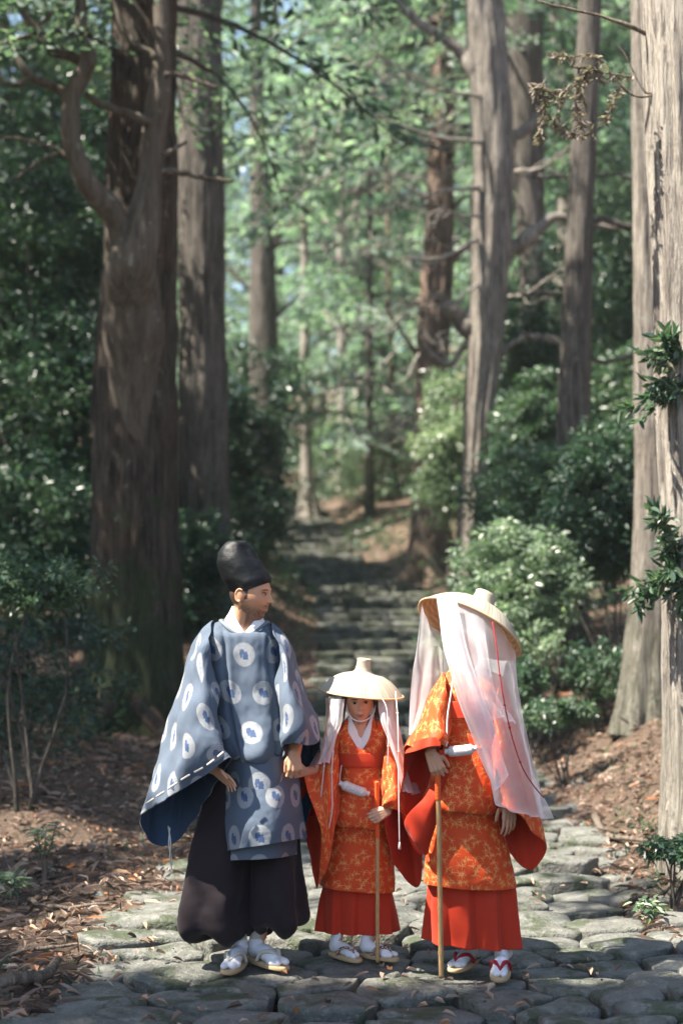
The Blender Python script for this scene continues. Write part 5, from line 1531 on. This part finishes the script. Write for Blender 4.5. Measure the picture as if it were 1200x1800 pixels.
P = ring_lr((388, 1093, 471, 1096, .096, 21), 6.33, 70, dexp=3, sq=.92)
m_ = MB(); m_.tube(P + [0, 0, .004], .0085, 10); m_.tube(P + np.array([0, -.004, -.016]), .0070, 10); part('round_collar', m_.mesh('round_collar', [M['grey_trim']]), man)
panel = [[(388, 1300, 6.40), (420, 1300, 6.28), (455, 1300, 6.25), (490, 1300, 6.28), (518, 1298, 6.38)],
         [(385, 1368, 6.30), (420, 1370, 6.15), (455, 1372, 6.11), (492, 1370, 6.15), (526, 1364, 6.28)],
         [(384, 1440, 6.26), (420, 1440, 6.08), (456, 1442, 6.04), (496, 1438, 6.08), (533, 1428, 6.25)],
         [(386, 1499, 6.26), (420, 1492, 6.07), (456, 1487, 6.03), (498, 1480, 6.07), (541, 1472, 6.24)]]
sheet('front_panel', panel, robe, [M['blue'], M['blue_lining']], 90, 110, .003, folds(.004, 5, 3, .0025), lining=True, dY=0.0)
under = [[(389, 1330, 6.29), (422, 1330, 6.14), (455, 1330, 6.10), (488, 1330, 6.14), (515, 1330, 6.27)],
         [(387, 1420, 6.28), (421, 1420, 6.11), (455, 1422, 6.07), (490, 1420, 6.11), (518, 1418, 6.27)],
         [(385, 1513, 6.28), (421, 1512, 6.10), (455, 1511, 6.06), (490, 1508, 6.10), (522, 1502, 6.26)]]
sheet('under_panel', under, robe, [M['blue'], M['blue_lining']], 80, 100, .003, folds(.003, 5, 5, .002), lining=True, dY=0.012)
sheet('back_panel', [[(395, 1320, 6.50), (455, 1322, 6.54), (515, 1320, 6.48)], [(392, 1420, 6.52), (455, 1420, 6.56), (520, 1418, 6.50)], [(390, 1490, 6.54), (455, 1492, 6.58), (524, 1488, 6.52)]], robe, [M['blue'], M['blue_lining']], 60, 60, .003, folds(.005, 5, 5, .002), lining=True)
sl = [[(376, 1093, 6.2), (366, 1135, 6.07), (378, 1190, 6.12), (382, 1140, 6.32)],
      [(344, 1118, 6.2), (352, 1165, 6.01), (380, 1212, 6.07), (352, 1170, 6.34)],
      [(320, 1190, 6.2), (345, 1222, 5.97), (382, 1262, 6.02), (345, 1225, 6.35)],
      [(295, 1270, 6.19), (335, 1275, 5.94), (387, 1300, 5.98), (330, 1290, 6.35)],
      [(271, 1350, 6.17), (300, 1345, 6.0), (325, 1330, 5.91), (365, 1322, 5.90), (398, 1318, 5.94), (372, 1345, 6.15), (322, 1380, 6.32), (285, 1395, 6.28)],
      [(249, 1434, 6.12), (285, 1409, 5.98), (325, 1385, 5.92), (365, 1360, 5.91), (403, 1333, 5.93), (374, 1388, 6.12), (312, 1478, 6.27), (264, 1480, 6.25)]]
def sl_disp(seed, a=1.0):
    def f(U, V, S, T):
        return a * (0.010 * fbm(np.stack([U * 5 + V * 3, V * 6 - U * 2, U * 0 + seed], -1), 3, seed) + 0.0045 * fbm(np.stack([U * 17, V * 9, U * 0 + seed], -1), 3, seed + 3) + 0.006 * np.sin((U * 0.8 + V * 0.6) * 42 + 2 * vn(np.stack([U * 5, V * 5, U * 0], -1), seed)))
    return f
s1 = sleeve('sleeve', sl, man, [M['blue'], M['blue_lining']], 0.10, 180, 150, sl_disp(3))
for a_, b_, c_ in (((370, 1132, 6.31), (349, 1262, 6.25), (366, 1335, 6.15)), ((482, 1138, 6.31), (521, 1245, 6.31), (518, 1300, 6.2))):
    m_ = MB(); m_.tube(crom(np.array([P_(*a_), P_(*b_), P_(*c_)]), 14), np.linspace(.056, .044, 14), 16); part('inner_sleeve', m_.mesh('inner_sleeve', [M['blue_lining']]), man)
# dashed white lacing along the cuff
m_ = MB(); cu = crom(np.array([Q(x, y, Y + 0.085) for x, y, Y in ((258, 1412, 6.06), (288, 1392, 5.96), (325, 1367, 5.90), (362, 1346, 5.885), (393, 1322, 5.90))]), 60)
for a in range(0, 58, 9): m_.tube(cu[a:a + 7], 0.0042, 6)
part('cuff_lacing', m_.mesh('cuff_lacing', [M['cream_cord']]), s1)
cord('cuff_cord', [(296, 1452, 6.2), (300, 1480, 6.18), (299, 1510, 6.18), (304, 1535, 6.2)], .003, man, M['cream_cord'], dY=.1)
cord('cuff_cord', [(299, 1455, 6.2), (297, 1485, 6.18), (303, 1515, 6.2), (296, 1530, 6.2)], .0025, man, M['cream_cord'], dY=.1)
sr = [[(476, 1095, 6.2), (490, 1135, 6.08), (484, 1190, 6.14), (486, 1140, 6.32)],
      [(503, 1122, 6.2), (501, 1175, 6.01), (487, 1232, 6.09), (505, 1170, 6.33)],
      [(526, 1185, 6.2), (514, 1225, 5.96), (493, 1268, 6.04), (522, 1230, 6.36)],
      [(549, 1243, 6.19), (530, 1270, 5.94), (496, 1300, 6.0), (542, 1285, 6.37)],
      [(565, 1285, 6.15), (558, 1306, 6.02), (534, 1309, 5.94), (512, 1306, 5.95), (497, 1318, 6.0), (512, 1385, 6.27), (531, 1462, 6.36), (556, 1370, 6.30)]]
sleeve('sleeve', sr, man, [M['blue'], M['blue_lining']], 0.10, 160, 130, sl_disp(8, 0.9))
def hk(U, V, S, T):
    return 0.020 * (0.3 + T) * np.sin(U * 30 + 1.2 * vn(np.stack([U * 3, V * 2, U * 0], -1), 3)) + 0.010 * T * fbm(np.stack([U * 6, V * 5, U * 0], -1), 3, 6) + 0.006 * np.sin(U * 75) * ss(T, .7, .95) + 0.004 * fbm(np.stack([U * 14, V * 14, U * 0], -1), 3, 2)
hak = loft('trousers', [(388, 1322, 455, 1326, .12), (364, 1400, 452, 1400, .155), (341, 1480, 449, 1480, .185), (326, 1560, 448, 1560, .20), (317, 1600, 449, 1600, .20), (320, 1624, 446, 1626, .19), (345, 1638, 438, 1641, .15), (380, 1636, 428, 1638, .07)], 6.36, man, [M['hakama']], disp=hk, n=130, m=110, label='left leg of the wide dark plum trousers')
loft('trousers', [(420, 1326, 510, 1326, .12), (440, 1400, 516, 1400, .155), (445, 1500, 524, 1500, .17), (447, 1560, 531, 1560, .185), (447, 1600, 536, 1600, .185), (450, 1616, 535, 1617, .175), (464, 1628, 520, 1629, .13), (472, 1626, 500, 1628, .06)], 6.34, man, [M['hakama']], disp=hk, n=130, m=110, label='right leg of the wide dark plum trousers')
foot(man, (400, 1707, 0), (-0.18, -1), 0.245, M['sock'], M['beige_strap'], (407, 1630), wrapm=M['wrap'])
foot(man, (500, 1700, 1), (0.62, -0.78), 0.245, M['sock'], M['beige_strap'], (458, 1620), wrapm=M['wrap'])

# ------------------------------------------------------------------ the child
dC = 0.30
child = thing('person', 'child in an orange robe and red skirt wearing a veiled straw hat', 'person', G0(630, 1680))
HC, prh, HV2 = head_setup(631, 1234.5, 6.42, 4, 6, -3, 0.83, child=True)
C_ = lambda x, y, Y: Q(x, y, Y + dC)
pr = prh + [cap_prim(C_(632, 1250, 6.13), .036, C_(634, 1290, 6.14), .040), ell_prim(C_(634, 1330, 6.14), (.09, .06, .11)), ell_prim(C_(634, 1400, 6.14), (.085, .06, .12)), ell_prim(C_(634, 1460, 6.18), (.09, .050, .09)),
    cap_prim(C_(632, 1292, 6.13), .038, C_(598, 1302, 6.13), .036), cap_prim(C_(636, 1292, 6.13), .038, C_(672, 1302, 6.13), .036),
    cap_prim(C_(596, 1305, 6.13), .034, C_(578, 1350, 6.1), .028), cap_prim(C_(578, 1350, 6.1), .027, C_(540, 1356, 5.98), .02),
    cap_prim(C_(675, 1305, 6.13), .034, C_(692, 1375, 6.1), .028), cap_prim(C_(692, 1375, 6.1), .027, C_(681, 1423, 5.97), .02),
    cap_prim(C_(615, 1460, 6.19), .045, C_(606, 1560, 6.20), .034), cap_prim(C_(606, 1560, 6.20), .032, C_(593, 1652, 6.14), .022),
    cap_prim(C_(655, 1460, 6.19), .045, C_(655, 1560, 6.20), .034), cap_prim(C_(655, 1560, 6.20), .032, C_(651, 1650, 6.14), .022)]
pr += hand_prims(C_(540, 1356, 5.96), (-0.9, -0.35, -0.05), (0, -0.3, 0.9), (0.1, 0.9, 0.1), 0.125, (30, 45, 30))
pr += hand_prims(C_(682, 1425, 5.955), (-0.85, -0.25, -0.38), (-0.25, 0, 0.95), (0.0, 0.9, 0.0), 0.125, (28, 55, 45), thumb=(0.3, 0.2), fr=1.05)
build_body(pr, child, (0.58, 0.33, 0.21), (HC, 1), voxel=0.003)
eyes(HC, HV2, child)
m_ = MB()
for s in (-1, 1):
    for k in range(9):
        x0 = 632 + s * (25 + k * 0.9); Yk = 6.09 + 0.012 * k
        P = crom(np.array([C_(x0 - s * 5, 1212, Yk), C_(x0, 1236, Yk - .01), C_(x0 + s * (1 + k * .3), 1256, Yk - .015), C_(x0 + s * (3 + (k % 4)), 1274 + (k % 3) * 5, Yk - 0.02)]), 14)
        hh = MB(); hh.tube(P, np.linspace(.0035, .0008, 14), 6); part('hair_lock', hh.mesh('hair_lock', [M['hair']]), child)
loft('white_collar', [(613, 1258, 655, 1257, .040, 38), (611, 1262, 656, 1261, .048, 38), (604, 1276, 662, 1276, .066, 44)], 6.44, child, [M['white']], disp=None, dexp=-1, label='white inner collar', m=30)
crobe = [(609, 1262, 658, 1261, .054, 58), (603, 1269, 666, 1270, .064, 54), (590, 1284, 682, 1287, .082, 34), (584, 1302, 690, 1304, .092, 12), (582, 1330, 693, 1330, .098), (581, 1370, 692, 1370, .105), (580, 1410, 690, 1412, .118), (580, 1434, 688, 1438, .125), (585, 1446, 684, 1450, .118), (590, 1444, 680, 1446, .10), (594, 1436, 676, 1438, .085)]
loft('robe', crobe, 6.44, child, [M['orange'], M['red']], n=160, m=110, disp=folds(.005, 7, 11, .003), lining=True, dexp=-1, thick=.003)
loft('lower_robe', [(588, 1432, 682, 1436, .085), (577, 1475, 687, 1480, .098), (567, 1528, 691, 1532, .105), (562, 1554, 692, 1566, .108)], 6.48, child, [M['orange'], M['red']], n=160, m=90, disp=folds(.006, 6, 12, .003), lining=True, thick=.003)
loft('skirt', [(574, 1545, 686, 1552, .085), (563, 1598, 692, 1600, .095), (557, 1634, 696, 1636, .10)], 6.50, child, [M['red']], n=200, m=60, disp=pleats(.036, .085, 3), thick=.003)
BAND = lambda nm, L, Rr, Y, hd, hpx, par: loft(nm, [(L[0], L[1], Rr[0], Rr[1], hd), (L[0] - .5, L[1] + hpx * .5, Rr[0] + .5, Rr[1] + hpx * .5, hd + .002), (L[0], L[1] + hpx, Rr[0], Rr[1] + hpx, hd)], Y, par, [M['band']], m=20, disp=folds(.001, 2, 1, .0012))
BAND('sash', (577, 1321), (697, 1319), 6.44, .112, 23, child)
cl = [[(594, 1286, 6.1), (594, 1335, 5.99), (600, 1400, 6.04), (600, 1340, 6.22)],
      [(572, 1322, 6.1), (576, 1380, 5.95), (584, 1475, 6.0), (574, 1400, 6.24)],
      [(549, 1343, 6.06), (556, 1375, 5.98), (568, 1430, 5.94), (574, 1480, 5.95), (571, 1530, 6.0), (560, 1500, 6.14), (552, 1430, 6.22), (545, 1375, 6.16)],
      [(529, 1351, 6.0), (541, 1392, 5.95), (556, 1435, 5.93), (565, 1470, 5.95), (557, 1562, 6.02), (544, 1500, 6.12), (534, 1430, 6.18), (526, 1378, 6.10)]]
sleeve('sleeve', cl, child, [M['orange'], M['red']], dC, 140, 100, sl_disp(21, 0.6), thick=.003)
cr_ = [[(680, 1285, 6.1), (678, 1330, 6.0), (670, 1372, 6.05), (684, 1330, 6.22)],
      [(705, 1340, 6.1), (693, 1368, 5.93), (674, 1402, 5.98), (702, 1372, 6.22)],
      [(719, 1395, 6.1), (700, 1402, 5.91), (675, 1415, 5.94), (714, 1435, 6.22)],
      [(738, 1470, 6.08), (714, 1436, 5.97), (697, 1424, 5.91), (684, 1419, 5.92), (673, 1428, 5.97), (690, 1512, 6.10), (731, 1560, 6.18), (744, 1520, 6.15)]]
sleeve('sleeve', cr_, child, [M['orange'], M['red']], dC, 140, 100, sl_disp(25, 0.6), thick=.003)
chat, crim = hat(child, Q(634, 1217.5, 6.42), (0.10, -0.06, 1.0), 0.187, 0.090, 0.030, 0.060)
cord('chin_cord', [(609, 1238, 6.09), (611, 1252, 6.03), (620, 1264, 6.0), (634, 1268, 5.99), (648, 1263, 6.0), (657, 1252, 6.04), (659, 1240, 6.1)], .0028, child, M['cord'], dY=dC)
hemf = lambda S, T: np.maximum(np.exp(-T / 0.02) * 0.3, np.maximum(np.exp(-(1 - T) / 0.018), np.maximum(np.exp(-S / 0.035), np.exp(-(1 - S) / 0.035))))
vd = lambda seed, a=1.0, f=14: (lambda U, V, S, T: a * ((0.25 + T) * 0.010 * np.sin(S * f + 2.2 * vn(np.stack([S * 3, T * 3, S * 0], -1), seed) + seed) + 0.006 * fbm(np.stack([U * 9, V * 4, U * 0 + seed], -1), 3, seed)))
sheet('veil', [[(572, 1226, 6.12), (583, 1228, 6.0), (594, 1229, 5.96), (606, 1229, 5.96)], [(572, 1262, 6.1), (582, 1266, 5.96), (592, 1270, 5.93), (600, 1268, 5.97)],
               [(564, 1300, 6.08), (574, 1305, 5.93), (584, 1312, 5.91), (590, 1300, 5.96)], [(540, 1352, 6.05), (556, 1346, 5.90), (572, 1340, 5.89), (584, 1342, 5.93)]], child, [M['veil_dense']], 50, 60, disp=vd(3), hem=hemf, dY=dC)
sheet('veil', [[(664, 1226, 6.02), (674, 1225, 6.03), (684, 1223, 6.06), (693, 1221, 6.12)], [(667, 1262, 5.95), (677, 1264, 5.93), (687, 1264, 5.97), (696, 1262, 6.07)],
               [(680, 1300, 5.93), (690, 1306, 5.90), (699, 1308, 5.95), (706, 1300, 6.06)], [(698, 1350, 5.93), (704, 1352, 5.90), (711, 1352, 5.95), (716, 1345, 6.05)], [(709, 1388, 5.95), (715, 1392, 5.92), (722, 1396, 5.95), (732, 1396, 6.02)]], child, [M['veil_dense']], 50, 60, disp=vd(5), hem=hemf, dY=dC)
sheet('veil', [[(578, 1224, 6.22), (610, 1224, 6.27), (655, 1222, 6.27), (690, 1218, 6.22)], [(577, 1260, 6.23), (610, 1262, 6.28), (655, 1262, 6.28), (692, 1260, 6.23)], [(574, 1300, 6.25), (605, 1305, 6.3), (665, 1305, 6.3), (702, 1300, 6.25)]], child, [M['veil_dense']], 50, 40, disp=vd(7), hem=hemf, dY=dC)
cord('veil_cord', [(587, 1290, 5.93), (585, 1325, 5.90), (583, 1360, 5.9), (584, 1420, 5.92), (578, 1456, 5.95)], .0026, child, M['cord'], knots=(.25, .5), dY=dC)
cord('veil_cord', [(572, 1295, 5.95), (570, 1340, 5.90), (566, 1380, 5.9), (564, 1400, 5.92)], .0022, child, M['cord'], knots=(.4,), dY=dC)
cord('veil_cord', [(672, 1228, 5.95), (680, 1250, 5.93), (682, 1310, 5.91), (681, 1345, 5.92)], .0022, child, M['cord'], knots=(.7,), dY=dC)
cord('veil_cord', [(695, 1216, 6.0), (699, 1270, 5.93), (700, 1340, 5.90), (701, 1420, 5.88), (702, 1480, 5.9)], .0026, child, M['cord'], knots=(.2, .45), tass=.03, dY=dC)
foot(child, (630, 1686, 0), (0.62, -0.75), 0.185, M['sock'], M['dotted'], (592, 1650))
foot(child, (696, 1684, 1), (0.80, -0.55), 0.185, M['sock'], M['dotted'], (650, 1640))
def pouch(lab, a, b, r, Y):
    A = Q(a[0], a[1], Y); B = Q(b[0], b[1], Y - .01); t = np.linspace(0, 1, 26)[:, None]
    th = thing('pouch', lab, 'pouch', (A + B) / 2)
    P = A * (1 - t) + B * t; P[:, 2] -= np.sin(np.pi * t[:, 0]) * .004
    rad = r * (0.25 + 0.75 * np.clip(np.sin(np.pi * np.clip((t[:, 0] * 1.12 - .06), 0, 1)) * 2.6, 0, 1)); rad[:2] = r * .55; rad[-2:] = r * .55
    m_ = MB(); m_.tube(P, rad, 18); part('silver_roll', m_.mesh('silver_roll', [M['silver']]), th)
    for e, d in ((A, A - B), (B, B - A)):
        d = d / np.linalg.norm(d); m_ = MB(); m_.tube(np.array([e, e + d * r * .5, e + d * r * .9 + [0, 0, -.004]]), np.array([.3, .42, .6]) * r, 8); m_.tube(np.array([e + d * r * .5, e + d * r * .7 + [0, 0, -.015], e + d * r * .8 + [0, 0, -.03]]), .0022, 6)
        part('tie', m_.mesh('tie', [M['band']]), th)
    return th
pouch('small silver brocade roll hanging across the child\'s orange robe', (596, 1376), (649, 1396), .0215, 6.295)
cord('neck_cord', [(600, 1345, 5.985), (598, 1360, 5.98), (597, 1374, 5.985)], .002, child, M['cord'], dY=dC)
def staff(lab, top, wrap_end, bottom, r, nodes):
    b = G0(bottom[0], bottom[1], 0.015); T = Q(top[0], top[1], top[2]); w = (T - b)
    th = thing('walking_staff', lab, 'walking staff', b)
    t = np.linspace(0, 1, 60); rr = np.full(60, r); P = b + w * t[:, None]
    for n_ in nodes: rr = rr + r * 0.16 * np.exp(-((t - n_) / .006) ** 2) ; P[:, 0] += 0.0004 * np.tanh((t - n_) / .02)
    m_ = MB(); m_.tube(P, rr, 14); part('bamboo_rod', m_.mesh('bamboo_rod', [M['bamboo']]), th)
    t2 = (wrap_end - bottom[1]) / (top[1] - bottom[1]); tt = np.linspace(t2, 1.0, 60)
    m_ = MB(); m_.tube(b + w * tt[:, None] * 1.0, r * 1.12 + 0.0004 * np.sin(tt * 420), 14); part('cloth_grip', m_.mesh('cloth_grip', [M['wrap_orange']]), th)
staff('bamboo staff with orange grip in the child\'s hand', (662, 1374, 6.25), 1472, (664, 1691), .0085, (.3, .42, .58))
staff('longer bamboo staff with orange grip in the woman\'s hand', (768, 1336, 6.015), 1406, (776, 1719), .0105, (.12, .32, .52, .66))

# ------------------------------------------------------------------ the woman
dW = 0.08
wom = thing('person', 'woman in an orange robe whose wide straw hat and long white veil hide her face', 'person', G0(850, 1705))
HW, prh, HV3 = head_setup(822, 1118, 6.20, -38, 12, 4, 0.93)
W_ = lambda x, y, Y: Q(x, y, Y + dW)
pr = prh + [cap_prim(W_(824, 1140, 6.13), .045, W_(828, 1185, 6.13), .052), ell_prim(W_(830, 1240, 6.13), (.125, .08, .15)), ell_prim(W_(828, 1320, 6.13), (.11, .075, .15)), ell_prim(W_(825, 1400, 6.17), (.12, .070, .12)),
    cap_prim(W_(825, 1190, 6.12), .05, W_(790, 1205, 6.12), .045), cap_prim(W_(835, 1190, 6.12), .05, W_(874, 1205, 6.12), .045),
    cap_prim(W_(788, 1208, 6.12), .042, W_(762, 1290, 6.08), .034), cap_prim(W_(762, 1290, 6.08), .033, W_(757, 1323, 5.94), .023),
    cap_prim(W_(876, 1208, 6.12), .042, W_(896, 1320, 6.12), .034), cap_prim(W_(896, 1320, 6.12), .033, W_(892, 1412, 6.04), .023),
    cap_prim(W_(805, 1410, 6.18), .065, W_(806, 1560, 6.19), .045), cap_prim(W_(806, 1560, 6.19), .042, W_(822, 1660, 6.18), .026),
    cap_prim(W_(850, 1410, 6.18), .065, W_(865, 1560, 6.19), .045), cap_prim(W_(865, 1560, 6.19), .040, W_(886, 1650, 6.16), .018)]
pr += hand_prims(W_(756, 1322, 5.935), (0.35, -0.15, -0.85), (0.8, -0.15, 0.3), (0.3, 0.9, -0.1), 0.158, (35, 60, 45), thumb=(0.5, 0.4), fr=1.0)
pr += hand_prims(W_(893, 1408, 6.03), (0.02, -0.25, -0.95), (-0.8, -0.4, 0), (0.3, 0.9, 0), 0.158, (12, 22, 18))
build_body(pr, wom, (0.50, 0.27, 0.165), (HW, 1))
eyes(HW, HV3, wom)
loft('robe', [(800, 1172, 852, 1174, .062, 18), (790, 1180, 866, 1184, .08, 14), (775, 1196, 884, 1202, .105, 6), (768, 1225, 890, 1230, .118), (767, 1275, 888, 1275, .13), (764, 1330, 884, 1330, .142), (752, 1382, 881, 1386, .158), (745, 1402, 878, 1412, .168), (748, 1414, 874, 1425, .162), (756, 1414, 866, 1424, .14), (762, 1406, 860, 1414, .12)],
     6.21, wom, [M['orange'], M['red']], n=180, m=130, disp=folds(.006, 6, 31, .003), lining=True)
loft('lower_robe', [(760, 1400, 866, 1408, .11), (751, 1450, 882, 1455, .125), (747, 1505, 896, 1508, .135), (743, 1549, 906, 1557, .14)], 6.24, wom, [M['orange'], M['red']], n=180, m=90, disp=folds(.006, 5, 33, .003), lining=True)
loft('skirt', [(757, 1538, 900, 1546, .11), (752, 1600, 908, 1604, .12), (749, 1651, 913, 1662, .125)], 6.25, wom, [M['red']], n=220, m=60, disp=pleats(.044, .115, 5))
BAND('sash', (750, 1232), (892, 1222), 6.21, .145, 30, wom)
wl = [[(782, 1184, 6.1), (784, 1215, 5.99), (796, 1250, 6.04), (788, 1212, 6.22)],
      [(757, 1222, 6.1), (771, 1246, 5.94), (791, 1278, 6.0), (766, 1252, 6.26)],
      [(736, 1272, 6.08), (760, 1286, 5.90), (784, 1302, 5.94), (748, 1305, 6.27)],
      [(713, 1321, 6.03), (732, 1316, 5.92), (754, 1309, 5.87), (772, 1308, 5.88), (782, 1322, 5.94), (770, 1400, 6.14), (741, 1502, 6.20), (706, 1430, 6.18)]]
ws = sleeve('sleeve', wl, wom, [M['orange'], M['red']], dW, 150, 110, sl_disp(41, 0.7))
sheet('cuff_band', [[(719, 1306, 6.02), (738, 1300, 5.915), (756, 1296, 5.875), (774, 1297, 5.885)], [(712, 1325, 6.03), (732, 1320, 5.905), (754, 1313, 5.855), (774, 1312, 5.87)]], ws, [M['band']], 40, 14, .004, dY=dW - .006)
sheet('hanging_lining', [[(777, 1345, 6.02), (786, 1350, 5.99), (790, 1352, 6.03)], [(748, 1400, 6.04), (765, 1405, 5.99), (778, 1408, 6.04)], [(712, 1444, 6.06), (738, 1470, 6.02), (756, 1475, 6.06)], [(738, 1492, 6.1), (746, 1502, 6.08), (752, 1500, 6.1)]], ws, [M['red']], 30, 60, .004, sl_disp(5, .6), dY=dW)
wr = [[(880, 1192, 6.12), (872, 1225, 6.0), (866, 1262, 6.07), (876, 1228, 6.26)],
      [(905, 1268, 6.12), (888, 1290, 5.96), (866, 1318, 6.03), (895, 1290, 6.3)],
      [(925, 1345, 6.1), (898, 1356, 5.94), (868, 1378, 5.99), (910, 1372, 6.3)],
      [(959, 1487, 6.05), (935, 1462, 5.97), (918, 1436, 5.94), (895, 1424, 5.93), (876, 1414, 5.97), (882, 1466, 6.08), (906, 1512, 6.13), (937, 1528, 6.12)]]
sleeve('sleeve', wr, wom, [M['orange'], M['red']], dW, 150, 110, sl_disp(45, 0.6))
what, wrim = hat(wom, Q(824, 1106, 6.20), (0.46, 0.34, 0.84), 0.238, 0.115, 0.047, 0.062, 110)
v1 = [[(769, 1054, 6.02), (800, 1056, 5.99), (838, 1072, 5.97), (878, 1103, 6.02), (908, 1145, 6.12)],
      [(782, 1130, 5.95), (812, 1148, 5.86), (850, 1162, 5.85), (887, 1180, 5.93), (909, 1202, 6.08)],
      [(800, 1200, 5.92), (828, 1218, 5.84), (864, 1232, 5.84), (899, 1246, 5.91), (918, 1262, 6.06)],
      [(825, 1270, 5.90), (849, 1288, 5.82), (880, 1300, 5.82), (912, 1306, 5.90), (932, 1322, 6.03)],
      [(850, 1338, 5.88), (872, 1354, 5.81), (898, 1366, 5.82), (928, 1372, 5.90), (949, 1386, 6.0)],
      [(870, 1396, 5.88), (886, 1421, 5.81), (914, 1431, 5.82), (944, 1436, 5.90), (967, 1440, 6.0)]]
sheet('veil', v1, wom, [M['veil']], 90, 120, disp=vd(11, 1.4, 20), hem=hemf, dY=dW - .05)
sheet('veil', [[(768, 1052, 6.0), (778, 1052, 5.98), (790, 1054, 5.97), (803, 1058, 5.96)], [(780, 1130, 5.94), (791, 1136, 5.88), (806, 1142, 5.86), (822, 1146, 5.85)], [(798, 1200, 5.91), (812, 1208, 5.84), (828, 1214, 5.83), (846, 1216, 5.83)],
               [(823, 1270, 5.88), (838, 1276, 5.82), (854, 1280, 5.81), (870, 1282, 5.81)], [(848, 1340, 5.87), (860, 1344, 5.81), (872, 1342, 5.80), (884, 1334, 5.80)], [(869, 1394, 5.87), (876, 1386, 5.80), (884, 1376, 5.79), (893, 1362, 5.79)]], wom, [M['veil_dense']], 60, 110, disp=vd(13, 1.0, 10), hem=hemf, dY=dW - .065)
sheet('veil', [[(739, 1062, 6.07), (745, 1080, 6.10), (757, 1100, 6.18), (775, 1114, 6.24)], [(732, 1130, 6.05), (742, 1140, 6.07), (758, 1150, 6.16), (780, 1160, 6.22)], [(725, 1205, 6.03), (738, 1215, 6.06), (756, 1225, 6.15), (782, 1225, 6.21)], [(719, 1292, 6.02), (728, 1290, 6.05), (738, 1284, 6.14), (752, 1270, 6.20)]], wom, [M['veil_dense']], 60, 80, disp=vd(17, 1.2, 12), hem=hemf, dY=dW + .05)
sheet('veil', [[(775, 1112, 6.32), (820, 1140, 6.38), (870, 1160, 6.36), (905, 1158, 6.26)], [(780, 1200, 6.34), (825, 1230, 6.38), (880, 1240, 6.36), (915, 1240, 6.28)], [(790, 1290, 6.36), (840, 1320, 6.40), (890, 1330, 6.38), (930, 1325, 6.28)], [(830, 1380, 6.38), (870, 1410, 6.40), (915, 1420, 6.38), (955, 1420, 6.28)]], wom, [M['veil']], 60, 80, disp=vd(19, 1.4, 16), hem=hemf, dY=dW)
sheet('veil', [[(812, 1066, 6.0), (830, 1072, 5.98), (850, 1084, 5.98)], [(838, 1150, 5.88), (850, 1160, 5.86), (862, 1168, 5.87)], [(822, 1200, 5.86), (840, 1196, 5.85), (868, 1210, 5.86)], [(858, 1270, 5.85), (880, 1262, 5.84), (900, 1275, 5.87)]], wom, [M['veil']], 50, 70, disp=vd(23, 1.6, 9), hem=hemf, dY=dW - .03)
cord('veil_cord', [(865, 1093, 5.86), (872, 1135, 5.83), (877, 1180, 5.82), (884, 1225, 5.80), (891, 1262, 5.79), (902, 1305, 5.79), (918, 1350, 5.80), (938, 1382, 5.83), (955, 1402, 5.86)], .0026, wom, M['red_cord'], knots=(.27, .43, .56, .72), dY=dW - .05)
cord('neck_cord', [(797, 1185, 6.0), (792, 1220, 5.96), (786, 1260, 5.93), (785, 1298, 5.91), (784, 1312, 5.90)], .0032, wom, M['cord'], knots=(.85,), dY=dW)
pouch('longer silver brocade roll tied across the woman\'s waist', (781, 1321), (838, 1315), .022, 6.005)
foot(wom, (795, 1703, 0), (-0.5, -0.85), 0.215, M['sock'], M['red_strap'], (824, 1650))
foot(wom, (876, 1720, 1), (-0.18, -1), 0.225, M['sock'], M['red_strap'], (889, 1674), ah=0.30)

Q = _Q0
